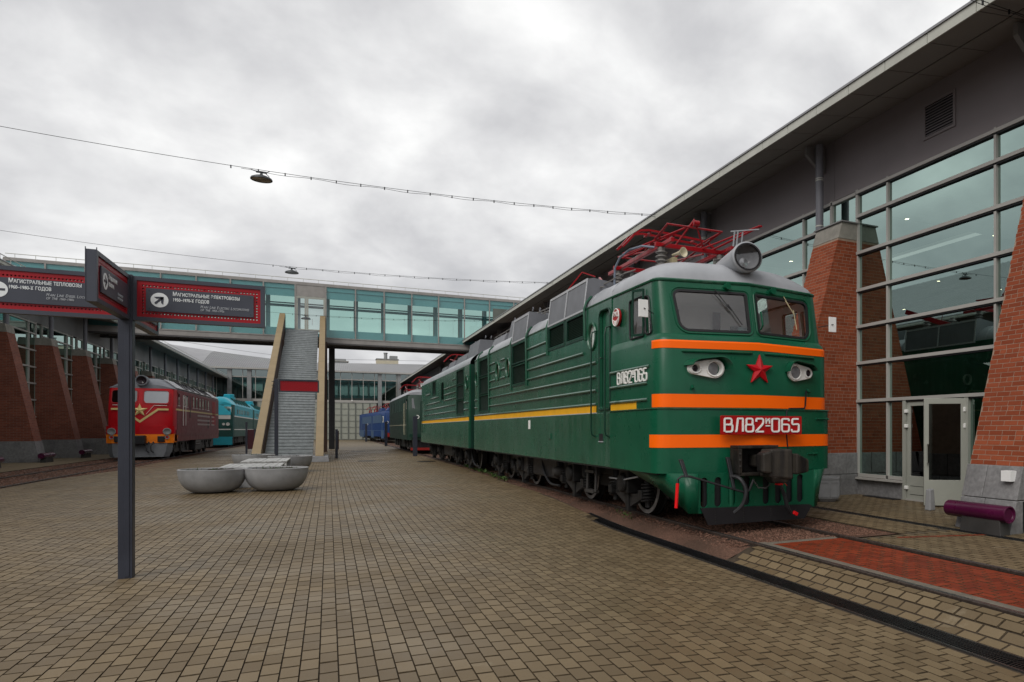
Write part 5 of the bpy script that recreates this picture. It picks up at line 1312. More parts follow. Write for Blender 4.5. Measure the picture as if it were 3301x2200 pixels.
# ================================================================ direction sign
SG=thing('direction_sign','dark post with four red and slate direction panels at the left foreground','sign',(-2.03,9.8,0))
po=MB(); 
for (a0,a1,b0,b1) in ((-.065,.065,-.065,-.05),(-.065,.065,.05,.065),(-.065,-.052,-.05,.05),(.045,.065,-.05,.05)): po.box(-2.03+a0,-2.03+a1,9.8+b0,9.8+b1,0,3.41)
po.box(-2.035,-1.99,9.728,9.735,.02,2.9); po.obj('post','post_dark',SG,bevel=.004)
def sign_panel(o,ax,nrm,W,texts,arrow,back=True,H=.5,T=.085):
    """o: lower start corner on the centre plane, ax: reading direction, nrm: outward normal of the lettered face"""
    ax=Vector(ax); nz=Vector(nrm); o=Vector(o); up=Vector((0,0,1))
    F=lambda p,q,h:o+ax*p+up*q+nz*(T/2-h)
    fr=MB()
    for (p0,p1,q0,q1) in ((0,W,0,.045),(0,W,H-.045,H),(0,.06,.045,H-.045),(W-.045,W,.045,H-.045)):
        pts=[F(p,q,h) for h in (T,0) for p,q in ((p0,q0),(p1,q0),(p1,q1),(p0,q1))]; fr.hexa(pts)
    S=fr.obj('sign_panel','slate',SG)
    # channel lips at the end and along top
    R0,R1,Q0,Q1=.06,W-.045,.045,H-.045; c0,c1,d0,d1=.145,W-.115,.115,H-.125
    sz=.017; pt=.0315; holes=[]
    n=int((c1-c0+.05)/pt)
    for i in range(n+1):
        p=c0-.03+i*(c1-c0+.06)/n
        for q in ((Q0+d0)/2+.012,(Q1+d1)/2-.012): holes.append([(p-sz/2,q-sz/2),(p+sz/2,q-sz/2),(p+sz/2,q+sz/2),(p-sz/2,q+sz/2)])
    k=int((d1-d0)/pt)
    for i in range(k):
        q=d0+.012+(i)*(d1-d0-.024)/(k-1)
        for p in (c0-.03,c1+.03): holes.append([(p-sz/2,q-sz/2),(p+sz/2,q-sz/2),(p+sz/2,q+sz/2),(p-sz/2,q+sz/2)])
    for h0 in (.014,T-.018):
        MB().plate([(R0,Q0),(R1,Q0),(R1,Q1),(R0,Q1)],holes,lambda p,q,h,h0=h0:F(p,q,h0+h),.004).obj('perforated_sheet','sign_red',S)
    MB().plate(rrect(c0,c1,d0,d1,.004,1),[],lambda p,q,h:F(p,q,h-.004),.014).obj('text_plate','slate',S)
    if back: MB().plate(rrect(c0,c1,d0,d1,.004,1),[],lambda p,q,h:F(p,q,T+.004-h),.014).obj('text_plate','slate',S)
    bo=MB()
    for p in (c0+.03,c1-.03):
        for q in (d0+.03,d1-.03): bo.disc(F(p,q,-.0055),nz,.007,8)
    bo.obj('bolts','post_dark',S)
    if arrow is not None:
        cx,cy=c0+.125,(d0+d1)/2; ring=circ(cx,cy,.083,32)
        MB().plate(ring,[],lambda p,q,h:F(p,q,h-.0065),.002).obj('arrow_disc','sign_white',S)
        a=R(arrow); ca,sa=math.cos(a),math.sin(a); rt=lambda p,q:(cx+p*ca-q*sa,cy+p*sa+q*ca); am=MB()
        for poly in (((-.06,-.012),(.045,-.012),(.045,.012),(-.06,.012)),((.055,0),(.038,.018),(-.012,.06),(-.012,.033),(.02,.0)),((.055,0),(.02,0),(-.012,-.033),(-.012,-.06),(.038,-.018))):
            am.plate([rt(*q) for q in poly],[],lambda p,q,h:F(p,q,h-.0085),.002)
        am.obj('arrow','slate',S)
    for body,size,mat,px_,py_,al,sh,sp in texts:
        m_=frame_mtx(F(px_,py_,-.0065),ax,up); smallcaps(body,size,mat,S,m_,sh)
    return S
W_=1.30
sign_panel((-1.99,9.80,2.9),(1,0,0),(0,-1,0),W_,[('Магистральные электровозы',.0505,'sign_white',.392,.305,'LEFT',0,1.04),('1950–1970-х годов',.0505,'sign_white',.392,.243,'LEFT',0,1.04),('Main Line Electric Locomotives',.035,'sign_grey',.655,.185,'LEFT',.25,1.0),('of the 1950–1970s',.035,'sign_grey',.655,.150,'LEFT',.25,1.0)],45)
sign_panel((-2.07-W_,9.80,2.9),(1,0,0),(0,-1,0),W_,[('Магистральные тепловозы',.0505,'sign_white',.355,.325,'LEFT',0,1.04),('1960–1980-х годов',.0505,'sign_white',.355,.262,'LEFT',0,1.04),('Main Line Diesel Locomotives',.035,'sign_grey',.66,.205,'LEFT',.25,1.0),('of the 1960–1980s',.035,'sign_grey',.66,.170,'LEFT',.25,1.0)],180)
sign_panel((-2.03,9.74-1.25,2.9),(0,1,0),(1,0,0),1.25,[('Продолжение',.052,'sign_white',.38,.29,'LEFT',0,1.0),('осмотра',.052,'sign_white',.38,.22,'LEFT',0,1.0),('Continuation',.034,'sign_grey',.72,.185,'LEFT',.25,1.0),('of Exhibition',.034,'sign_grey',.72,.145,'LEFT',.25,1.0)],0)
sign_panel((-2.03,9.86,2.9),(0,1,0),(1,0,0),1.36,[],None)
# extended end channels of the near panel
MB().box(-2.075,-2.07,8.485,8.50,2.9,3.42).obj('end_lip','slate',SG); MB().box(-1.99,-1.985,8.485,8.50,2.9,3.42).obj('end_lip','slate',SG)
# ---- blank red sign in front of the stairs
S2=thing('direction_sign','dark post with a blank perforated red panel standing before the staircase','sign',(-2.25,38.6,0))
MB().box(-2.33,-2.17,38.52,38.68,0,4.1).obj('post','post_dark',S2,bevel=.01)
MB().plate([(-2.15,3.48),(-.43,3.48),(-.43,4.08),(-2.15,4.08)],[[(-2.09,3.54),(-.49,3.54),(-.49,4.02),(-2.09,4.02)]],lambda p,q,h:(p,38.55+h,q),.08).obj('panel_frame','post_dark',S2)
hs=[]
for i in range(38):
    for j in range(11): p,q=-2.05+i*.0412,3.58+j*.040; hs.append([(p-.010,q-.010),(p+.010,q-.010),(p+.010,q+.010),(p-.010,q+.010)])
MB().plate([(-2.09,3.54),(-.49,3.54),(-.49,4.02),(-2.09,4.02)],hs,lambda p,q,h:(p,38.58+h,q),.004).obj('perforated_sheet','sign_red',S2)
MB().box(-2.08,-.5,38.6,38.605,3.55,4.01).obj('backing','plate_red',S2)
bd_=MB()
for z in (3.62,3.8,3.98): bd_.tube([(-2.33,38.6,z),(-2.45,38.6,z)],.015,6)
bd_.obj('bolts','post_dark',S2)
# ---- dark posts and information boards
for lab,x,y,h in (('tall dark slab post beside the second green locomotive',4.82,46.3,2.5),('dark slab post standing by the blue locomotive front',5.13,75.7,2.45),('farthest dark slab post by the end of the blue locomotive',4.55,104,2.4)):
    t=thing('marker_post',lab,'post',(x,y,0),group='dark posts along the right track')
    MB().box(x-.13,x+.13,y-.06,y+.06,0,h).obj('post','post_dark',t,bevel=.01)
    MB().tube([(x+.14+.09*math.cos(R(a)),y-.03,h-.05+.09*math.sin(R(a))) for a in range(-120,121,20)],.025,6).obj('lamp_ring','white',t,smooth=True)
t=thing('information_board','dark red information board on two posts left of the staircase','sign',(-4.4,50,0))
for x in (-4.50,-4.05): MB().box(x-.05,x+.05,49.95,50.05,0,2.12 if x<-4.2 else 1.7).obj('post','post_dark',t)
MB().box(-4.44,-3.9,49.97,50.02,.46,1.66).obj('board','maroon',t,bevel=.01)
t=thing('information_board','thin dark information board seen edge-on right of the staircase','sign',(.41,44.9,0))
MB().box(.33,.47,44.8,45.0,0,1.68).obj('post','post_dark',t,bevel=.01); MB().box(.47,.52,45.0,46.2,.5,1.6).obj('board','maroon',t)
# ---- planters
def planter(x,y,lab):
    t=thing('bowl_planter',lab,'planter',(x,y,gz(x,y)),group='white bowl planters'); r=.775
    pr=[(.0,.0),(.30,.0),(.36,.015)]
    for i in range(1,11):
        a=i/10; pr.append((lerp(.36,r,math.sin(a*PI/2)**.95),.015+.585*(1-math.cos(a*PI/2))**.95))
    pr+=[(r+.004,.615),(r-.012,.625),(r-.05,.625),(r-.06,.60),(r-.075,.5)]
    MB().lathe(pr,(0,0,0),n=56).obj('bowl','planter',t,smooth=50,local=True)
    m=MB(); 
    def sf(u,v):
        rr=u*(r-.062); a=v*2*PI; return (rr*math.cos(a),rr*math.sin(a),.575+.03*math.sin(rr*9+a*3)*u*(1-u)*4+random.uniform(-.008,.022)*(1-u**6))
    m.grid(sf,10,40); m.obj('soil','soil',t,local=True)
    g=MB()
    for k in range(26):
        a=random.random()*6.28; rr=random.random()*.6; b=Vector((rr*math.cos(a),rr*math.sin(a),.58)); d=Vector((random.uniform(-.3,.3),random.uniform(-.3,.3),1)).normalized()*random.uniform(.03,.09); w=Vector((.012,.004,0)); g.add([b-w,b+w,b+d],[(0,1,2)])
    g.obj('sprouts','soil' if random.random()<.5 else 'leaf',t,local=True)
planter(-2.74,22.05,'nearer left white concrete bowl planter with bare soil'); planter(-1.28,22.05,'nearer right white concrete bowl planter with bare soil')
planter(-1.36,31.5,'rear right white bowl planter in front of the stair plinth'); planter(-2.8,34.0,'rear left white bowl planter behind the slatted benches')
def bench(x0,x1,y0,y1,lab,h=.58):
    t=thing('slatted_bench',lab,'bench',((x0+x1)/2,(y0+y1)/2,0),group='white slatted benches'); n=int((x1-x0)/.145)
    sl=MB().box(0,(x1-x0)/n-.014,0,y1-y0,-.04,0).mesh('slat','wood_white')
    for i in range(n): place('slat',sl,t,loc=(lerp(x0,x1,i/n),y0,h+random.uniform(-.006,.004)))
    MB().box(x0+.02,x1-.02,y0+.01,y0+.05,h-.16,h-.045).obj('apron','wood_white',t); MB().box(x0+.02,x1-.02,y1-.05,y1-.01,h-.16,h-.045).obj('apron','wood_white',t)
    for yy in (y0+.02,y1-.42):
        for xx in (x0+.70,x1-.22): MB().box(xx-.2,xx+.2,yy,yy+.4,0,h-.045).obj('block_leg','planter',t,bevel=.01)
bench(-2.80,-1.27,23.3,26.1,'white slatted bench directly behind the two nearer bowl planters'); bench(-2.66,-1.28,27.5,30.5,'second white slatted bench nearer the staircase')
t=thing('low_block','small white block on the ground between planters and bench','block',(-2.45,23.2,0)); MB().box(-2.62,-2.28,23.0,23.4,0,.22).obj('block','wood_white',t,bevel=.02)
# ---- tube seats on the buttresses
def tube_seat(x,y0,y1,z,lab,foot):
    t=thing('purple_tube',lab,'tube seat',(x,(y0+y1)/2,0),group='purple tubes by the buttresses'); r=.135
    MB().lathe([(0,.03),(r-.03,.03),(r-.02,.0),(r,.0),(r+.004,.012),(r,.025),(r,y1-y0-.02),(r-.01,y1-y0),(0,y1-y0)],(x,y0,z),(0,1,0),32).obj('tube','purple',t,smooth=True)
    MB().lathe([(.0,.027),(r-.04,.027),(r-.035,.02)],(x,y0,z),(0,1,0),28).obj('end_cap','purple',t,smooth=True)
    MB().hexa([(x-.11,foot[0]-.05,-.15),(x+.14,foot[0]-.05,-.15),(x+.14,foot[1]+.05,-.15),(x-.11,foot[1]+.05,-.15),(x-.09,foot[0],z-.09),(x+.12,foot[0],z-.09),(x+.12,foot[1],z-.09),(x-.09,foot[1],z-.09)]).obj('foot','under_grey',t,bevel=.01)
tube_seat(9.46,7.3,8.5,.335,'glossy purple tube on a dark foot before the nearest right buttress',(7.42,8.15))
for i,b in enumerate(LY[4:7]): tube_seat(-12.82,b-.75,b+.85,.34,('dark purple tube on the ground at the left edge of the picture','dark purple tube at the foot of the second visible left buttress','dark purple tube just left of the red locomotive nose')[i],(b-.5,b+.5))
# ---- hexagonal planter box, door stop
t=thing('planter_box','grey octagonal concrete planter box by the wall behind the locomotive','planter',(10.35,12.9,0))
rg=lambda r,z:[(r*math.cos(R(22.5+45*i)),r*math.sin(R(22.5+45*i)),z) for i in range(8)]
m=MB(); rr_=[rg(.24,0),rg(.30,.06),rg(.32,.08),rg(.335,.50),rg(.345,.52),rg(.345,.56),rg(.29,.56),rg(.28,.46)]; m.loft(rr_,True); m.add(rg(.28,.46),[tuple(range(8))]); m.obj('box','concrete',t,local=True)
for i in range(8):
    a=R(45*i); n_=Vector((math.cos(a),math.sin(a),0)); sdv=Vector((-math.sin(a),math.cos(a),0)); F_=lambda p,q,h:n_*(.302+.012*(q-.1)/.4+.006-h)+sdv*p+Vector((0,0,q))
    MB().plate([(-.115,.11),(.115,.11),(.122,.47),(-.122,.47)],[[(-.085,.14),(.085,.14),(.092,.44),(-.092,.44)]],F_,.012).obj('panel_frame','concrete',t,local=True)
t=thing('door_stop','grey stone block propping the open glass door','block',(11.05,10.42,0)); MB().hexa([(-.07,-.08,0),(.09,-.08,0),(.09,.08,0),(-.07,.08,0),(-.05,-.06,.43),(.06,-.06,.45),(.06,.06,.45),(-.05,.06,.43)]).obj('block','concrete',t,bevel=.02,local=True)
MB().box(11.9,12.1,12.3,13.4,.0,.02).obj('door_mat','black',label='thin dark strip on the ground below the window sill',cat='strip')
# ---- span wires and lamps
def wire(y,xa,za,xb,zb,sag,lab,lampx,dots=(.45,1)):
    t=thing('span_wire',lab,'cable',((xa+xb)/2,y,min(za,zb)),group='span wires over the plaza')
    f=lambda s_:(lerp(xa,xb,s_),y,lerp(za,zb,s_)-sag*4*s_*(1-s_))
    MB().tube([f(i/40) for i in range(41)],.007,5).obj('wire','wire',t)
    s0=(lampx-xa)/(xb-xa) if lampx is not None else .55
    m=MB(); m.tube([tuple(Vector(f(s_))+Vector((0,0,-.05-.02*math.sin(s_*90)))) for s_ in np.linspace(s0-.02,1,60)],.006,5); m.obj('power_cable','wire',t)
    cl=MB(); s_=s0-.03
    while s_<1: p=Vector(f(s_)); cl.box(p.x-.014,p.x+.014,p.y-.014,p.y+.014,p.z-.07,p.z+.012); s_+=.027
    cl.obj('clips','wire',t,kind='stuff')
    return f(s0)
def lamp(p,lab):
    t=thing('hanging_lamp',lab,'lamp',p,group='lamps hung on span wires'); 
    MB().lathe([(0,-.13),(.05,-.13),(.08,-.155),(.17,-.18),(.255,-.225),(.27,-.255),(.27,-.275),(.24,-.28),(.23,-.27)],(0,0,0),n=28).obj('shade','lamp_metal',t,smooth=True,local=True)
    MB().lathe([(.24,-.272),(.15,-.268),(0,-.265)],(0,0,0),n=24).obj('lens','lens_dark',t,smooth=True,local=True)
    b=MB(); b.box(-.13,.13,-.03,.03,-.08,-.04); b.box(-.03,.03,-.03,.03,-.14,-.04); b.tube([(-.25,0,-.02),(-.1,0,-.06),(.12,0,-.06),(.2,.0,.0)],.012,5); b.tube([(.1,0,-.08),(.18,0,-.15),(.2,0,-.24)],.01,5); b.obj('hanger','lamp_metal',t,local=True)
lamp(wire(22.5,-13.3,9.45,10.6,9.36,.52,'nearest span wire carrying a round lamp over the plaza',-1.67),'nearest round hanging lamp high over the plaza')
lamp(wire(35.2,-13.3,9.4,10.6,9.34,.50,'second span wire passing in front of the footbridge roof',-1.46),'round hanging lamp level with the footbridge roof')
lamp(wire(49.3,-13.3,9.35,10.6,9.34,.50,'third span wire seen across the footbridge panes',-1.28),'round hanging lamp seen in front of the bridge door')
wire(8.45,-13.3,9.4,12.15,9.28,.30,'overhead cable crossing the top right roof corner',None)
# ================================================================ other locomotives
def underparts(t,X,y0,y1,half=1.2,bog=None,z1=1.0,wr=.5):
    MB().box(X-half+.25,X+half-.25,y0+.3,y1-.3,.35,z1).obj('underframe','black',t)
    for yc,n in bog:
        for k in range(n):
            yy=yc+(k-(n-1)/2)*2.0
            for sx in (-1,1):
                MB().lathe([(.05,.05),(.35,.06),(wr-.06,.05),(wr-.05,.08),(wr,.08),(wr+.02,-.06),(.05,-.06)],(X+sx*.78,yy,wr+.03),(sx,0,0),22).obj('wheel','under',t,smooth=True)
                MB().box(X+sx*1.1-.12,X+sx*1.1+.12,yy-.2,yy+.2,.35,.75).obj('axle_box','under_grey',t,bevel=.02)
                for s_ in (-1,1): MB().lathe([(.10,0),(.11,.05),(.09,.1),(.11,.15),(.09,.2),(.11,.25),(.09,.3),(.10,.35)],(X+sx*1.12,yy+s_*.38,.55),n=10).obj('coil_spring','under',t)
        for sx in (-1,1): MB().box(X+sx*1.02-.06,X+sx*1.02+.06,yc-n*1.05,yc+n*1.05,.68,.92).obj('bogie_frame','under',t,bevel=.02)
def cab_loft(t,X,y,W,levels,mat,name='cab_front',back=1.0,rows=None):
    rg=[]
    for z,c,k in levels:
        w=W[0] if isinstance(W,tuple) else W; rg.append([(X-w,y+k+back,z),(X-w,y+k+.28,z),(X-w*.965,y+k+.10,z),(X-w*.86,y+k,z),(X-w*.45,y+c+(k-c)*.35,z),(X,y+c,z),(X+w*.45,y+c+(k-c)*.35,z),(X+w*.86,y+k,z),(X+w*.965,y+k+.10,z),(X+w,y+k+.28,z),(X+w,y+k+back,z)])
    return MB().loft(rg).obj(name,mat,t,smooth=30),rg
def diesel(t,X,y0,y1,cf,cs,croof,croofside,z=(1.0,1.85,3.95,4.55),section2=None,star=False,side_windows=True):
    W=1.47
    zb,zs,zg,zt=z
    cab_loft(t,X,y0,W,[(zb,0,.18),(zs,0,.18),(2.9,.02,.2),(3.15,.1,.26),(zg,.32,.48)],cf)
    yb=y0+1.3
    for sx in (-1,1):
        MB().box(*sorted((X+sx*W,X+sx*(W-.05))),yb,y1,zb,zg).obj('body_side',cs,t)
        for i in range(int((y1-yb-2)/1.6)): pass
    MB().box(X-W,X+W,y1-.05,y1,zb,zg).obj('end_wall',cs,t)
    # roof
    rows=[]
    for yy,f in ((y0+.40,0),(y0+.46,.35),(y0+.6,.62),(y0+.85,.85),(y0+1.2,.97),(y0+1.7,1),(y1,1)):
        row=[]
        for i in range(17):
            s_=i/8-1; xx=W*s_; pr=1-max(0,(abs(s_)-.42)/.58)**1.35; row.append((X+xx,max(yy,y0+.36+.16*abs(s_)),zg+(zt-zg)*min(pr,1)*f))
        rows.append(row)
    MB().loft(rows).obj('roof',croof,t,smooth=25)
    return W
# ---- red diesel
RX,RYL=-9.22,47.3
RD=thing('locomotive','red diesel locomotive with gold star and chevron stripe on the left track','locomotive',(RX,RYL,0))
y1=RYL+18.0
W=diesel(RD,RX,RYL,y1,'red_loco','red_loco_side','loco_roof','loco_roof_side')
fy=lambda x:RYL+.02+.065*abs(x)
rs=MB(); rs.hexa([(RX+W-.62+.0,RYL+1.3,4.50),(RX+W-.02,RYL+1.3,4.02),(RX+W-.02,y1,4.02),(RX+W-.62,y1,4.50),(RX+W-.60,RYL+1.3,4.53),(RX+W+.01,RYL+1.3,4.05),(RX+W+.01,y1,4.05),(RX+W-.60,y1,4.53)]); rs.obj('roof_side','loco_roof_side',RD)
for ya in (4,6.2,8.6,11.2,13.4):
    h=MB(); h.tube([(RX+W-.55,RYL+ya,4.53),(RX+W-.05,RYL+ya,4.10),(RX+W-.05,RYL+ya+1.1,4.10),(RX+W-.55,RYL+ya+1.1,4.53)],.035,5,closed=True); h.obj('roof_hatch','black',RD)
MB().box(RX-.5,RX+.5,RYL+3,RYL+5,4.5,4.68).obj('exhaust_hood','black',RD,bevel=.04)
for sx in (-1,1):
    wf=lambda p,q,h,sx=sx:(RX+sx*(.70+p),RYL+.02+.065*.7+.045*p+lerp(.10,.30,(q-3.15)/.8)-h,q)
    MB().plate(rrect(-.60,.60,3.08,3.86,.14,4),[rrect(-.55,.55,3.13,3.81,.11,4)],lambda p,q,h:wf(p,q,.05-h),.06).obj('window_frame','plate_red',RD)
    MB().plate(rrect(-.55,.55,3.13,3.81,.11,4),[],lambda p,q,h:wf(p,q,.025),0).obj('windscreen','sign_grey' if sx>0 else 'glass_dark',RD)
MB().plate(rrect(-1.28,1.28,3.02,3.93,.1,3),[],lambda p,q,h:(RX+p,RYL+.10+.065*abs(p)*1.5+lerp(.06,.26,(q-3.0)/.9)-h*0,q),0).obj('window_band','red_loco',RD)
lp=MB(); lp.lathe([(.27,.5),(.29,.0),(.29,-.06),(.24,-.06),(.23,.0)],(RX+.03,RYL+.25,4.38),(0,1,0),28); LO=lp.obj('headlamp','loco_roof',RD,smooth=True); MB().lathe([(.23,.02),(.15,.1),(0,.13)],(RX+.03,RYL+.25,4.38),(0,1,0),24).obj('lamp_lens','lens_dark',LO,smooth=True)
st=MB(); pts=[]
for i in range(10):
    r=.37 if i%2==0 else .15; a=PI/2+i*PI/5; pts.append((RX+r*math.cos(a),RYL-.035,2.72+r*math.sin(a)))
st.add(pts+[(RX,RYL-.12,2.72)],[(i,(i+1)%10,10) for i in range(10)]); st.obj('star','gold',RD)
cv=MB()
def stripe(mb,p,q,w,o=.012): mb.hexa([(RX+p[0],fy(p[0])-o-.01,p[1]-w/2),(RX+q[0],fy(q[0])-o-.01,q[1]-w/2),(RX+q[0],fy(q[0])+.02,q[1]-w/2),(RX+p[0],fy(p[0])+.02,p[1]-w/2),(RX+p[0],fy(p[0])-o-.01,p[1]+w/2),(RX+q[0],fy(q[0])-o-.01,q[1]+w/2),(RX+q[0],fy(q[0])+.02,q[1]+w/2),(RX+p[0],fy(p[0])+.02,p[1]+w/2)])
for sx in (-1,1): stripe(cv,(0,2.10),(sx*.80,2.78),.14); stripe(cv,(sx*.80,2.78),(sx*1.27,2.78),.10); stripe(cv,(0,1.83),(sx*1.27,1.83),.06)
cv.obj('gold_stripe','gold',RD)
wl=MB()
for sx in (-1,1): stripe(wl,(sx*.28,2.52),(sx*.62,3.0),.022); stripe(wl,(sx*.62,3.0),(sx*1.2,3.0),.022)
wl.obj('thin_trim','white',RD)
MB().box(RX+W+.002,RX+W+.012,RYL+.9,y1-.3,2.76,2.86).obj('side_stripe','gold',RD)
MB().box(RX-W-.01,RX+W+.01,RYL+.18,RYL+1.2,1.0,1.42).obj('bumper_corner','orange_dull',RD)
fb=MB(); fb.loft([[(RX+x,RYL-.02+(.16 if abs(x)>1.3 else 0)+.05*abs(x),z) for x in (-1.5,-1.25,-.6,0,.6,1.25,1.5)] for z in (.92,1.40)]); fb.obj('orange_beam','orange_dull',RD)
fr_=MB(); fr_.loft([[(RX+x,RYL-.01+(.16 if abs(x)>1.3 else 0)+.05*abs(x),z) for x in (-1.5,-1.25,-.6,0,.6,1.25,1.5)] for z in (1.40,1.86)]); fr_.obj('lamp_beam','red_loco',RD)
ap=MB(); ap.loft([[(RX+x*s_,RYL+dy+(.25 if abs(x)>1.2 else 0)*1+.04*abs(x),z) for x in (-1.45,-1.2,-.6,0,.6,1.2,1.45)] for z,s_,dy in ((.93,1,.02),(.5,.98,-.10),(.16,.90,-.22))]); ap.obj('snow_plough','apron_grey',RD,smooth=20)
for sx in (-1,1):
    MB().lathe([(.175,.08),(.19,-.08),(.16,-.09),(.14,-.03),(.06,.0),(0,.01)],(RX+sx*1.22,RYL+.02,1.56),(0,1,0),24).obj('lamp','far_grey',RD,smooth=True)
    MB().lathe([(.10,.06),(.105,-.06),(.08,-.06),(.07,-.02),(0,-.01)],(RX+sx*1.22,RYL+.02,1.24),(0,1,0),18).obj('marker_lamp','far_grey',RD,smooth=True)
    MB().lathe([(.065,-.025),(0,-.03)],(RX+sx*1.22,RYL+.02,1.24),(0,1,0),14).obj('marker_lens','star_red',RD)
    MB().box(RX+sx*.95-.16,RX+sx*.95+.16,RYL-.06,RYL+.1,.97,1.30).obj('socket_box','black',RD,bevel=.03)
MB().box(RX-.32,RX+.30,RYL-.42,RYL+.1,.84,1.34).obj('coupler','black',RD,bevel=.05)
for x in (.42,.62): MB().tube([(RX+x,RYL-.05,.98),(RX+x-.1,RYL-.25,.75),(RX+x-.06,RYL-.3,.5),(RX+x+.05,RYL-.28,.38)],.035,7).obj('brake_hose','hose',RD,smooth=True)
sw=MB()
XW=RX+W
wp=[(RYL+2.2,.35),(RYL+4.0,.45)]
for i,(ya,w_) in enumerate([(1.55,.35),(3.2,.35),(4.0,.5),(6.3,.5),(7.5,.5),(8.8,.5),(10.0,.5),(11.2,.5),(12.4,.5)]):
    fo=MB().box(XW-.01,XW+.02,RYL+ya-.04,RYL+ya+w_+.04,3.05,3.78).obj('side_window','red_loco_side',RD); MB().box(XW+.02,XW+.024,RYL+ya,RYL+ya+w_,3.1,3.73).obj('pane','glass_dark',fo); MB().box(XW+.0,XW+.05,RYL+ya-.05,RYL+ya+w_+.05,3.02,3.05).obj('sill','white',fo)
for ya in (2.9,3.75): MB().tube([(XW+.04,RYL+ya,1.9),(XW+.04,RYL+ya,3.7)],.02,5).obj('grab_rail','white',RD)
for z in (2.55,2.25,1.98):
    for dz in (0,.06): 
        for a,b in ((8.2,13.4),(14.3,15.6)): MB().box(XW+.0,XW+.02,RYL+a,RYL+b,z+dz-.012,z+dz+.012).obj('louvre_line','white',RD)
for k in range(5):
    MB().box(XW+.002,XW+.012,RYL+14.7+k*.36,RYL+14.95+k*.36,2.0,3.75).obj('radiator_shutter','plate_red',RD)
MB().box(XW+.002,XW+.014,RYL+5.3,RYL+5.55,2.4,3.7).obj('ladder_rungs','black',RD); MB().box(XW+.002,XW+.016,RYL+12.6,RYL+12.9,1.75,2.4).obj('ladder_rungs','black',RD)
MB().box(XW-.05,XW+.03,RYL+.9,y1,1.36,1.66).obj('sill_beam','red_loco_side',RD)
MB().hexa([(XW-.05,RYL+.55,.95),(XW+.01,RYL+.55,.95),(XW+.01,RYL+1.1,.95),(XW-.05,RYL+1.1,.95),(XW-.05,RYL+.55,1.4),(XW+.01,RYL+.55,1.4),(XW+.01,RYL+1.6,1.4),(XW-.05,RYL+1.6,1.4)]).obj('step_well','orange_dull',RD)
underparts(RD,RX,RYL,y1,1.4,[(RYL+4.2,3),(RYL+13.8,3)],1.36,.52)
MB().box(RX-1.35,RX+1.42,RYL+7.6,RYL+10.2,.30,1.2).obj('fuel_tank','black',RD,bevel=.08)
bx_=MB(); bx_.box(RX+1.38,RX+1.45,RYL+7.6,RYL+9.4,.62,1.18); bx_.obj('battery_box','under_grey',RD)
for z in (.74,.9,1.06): MB().box(RX+1.45,RX+1.46,RYL+7.7,RYL+9.3,z-.01,z+.01).obj('trim_line','bolt_strip',RD)
# ---- teal diesel, two sections
TX,TY=-9.3,75.5
TD=thing('locomotive','turquoise and dark green double diesel locomotive behind the red one','locomotive',(TX,TY,0))
for ya,yb in ((TY,TY+18.6),(TY+19.2,TY+37)):
    if ya==TY: diesel(TD,TX,ya,yb,'teal_dark','teal_dark','teal','teal',(1.0,1.85,3.95,4.7))
    else:
        for sx in (-1,1): MB().box(*sorted((TX+sx*1.47,TX+sx*1.42)),ya,yb,1.0,3.95).obj('body_side','teal_dark',TD)
        rows=[[(TX+1.47*s_,yy,3.95+.75*min(1,1-max(0,(abs(s_)-.42)/.58)**1.35)) for s_ in np.linspace(-1,1,17)] for yy in (ya,yb)]
        MB().loft(rows).obj('roof','teal',TD,smooth=25)
    MB().box(TX+1.47,TX+1.478,ya+1.2,yb-.1,2.95,3.95).obj('upper_side','teal',TD); MB().box(TX+1.47,TX+1.482,ya+.9,yb-.1,2.85,2.95).obj('white_stripe','white',TD); MB().box(TX+1.47,TX+1.482,ya+.9,yb-.1,1.62,1.70).obj('white_stripe','white',TD)
    for k in range(8): MB().box(TX+1.478,TX+1.484,ya+3+k*1.5,ya+3.6+k*1.5,3.15,3.6).obj('side_window','glass_dark',TD)
    for k in range(5): MB().box(TX+1.47,TX+1.48,ya+4,ya+15,2.0+k*.15,2.03+k*.15).obj('side_rib','teal_dark',TD)
    for k in range(6): h=MB(); h.tube([(TX+.95,ya+3+k*2.4,4.68),(TX+1.4,ya+3+k*2.4,4.15),(TX+1.4,ya+4+k*2.4,4.15),(TX+.95,ya+4+k*2.4,4.68)],.04,5,closed=True); h.obj('roof_hatch','teal_dark',TD)
    ex=MB(); ex.lathe([(.45,0),(.45,.45),(.4,.5),(0,.5)],(TX+.6,ya+5,4.6),n=12); ex.box(TX-.2,TX+1.0,ya+4.4,ya+6.4,4.6,4.85); ex.obj('exhaust','teal',TD)
    underparts(TD,TX,ya,yb,1.4,[(ya+4.2,3),(yb-4.2,3)],1.05,.52)
tf=lambda x,o=.03:TY+.0+.14*min(1,abs(x)/1.26)-o
tfb=lambda z0,z1,x0,x1,m_,n_,o=.02:MB().loft([[(TX+lerp(x0,x1,i/8),tf(lerp(x0,x1,i/8),o)+(.1 if z>3 else 0)+(.25*(z-3.0)/.95 if z>3 else 0),z) for i in range(9)] for z in (z0,z1)]).obj(n_,m_,TD)
tfb(2.62,2.98,-1.26,1.26,'white','white_band'); tfb(1.62,1.72,-1.26,1.26,'white','white_stripe'); tfb(3.0,3.94,-1.26,1.26,'teal','cab_upper',.04)
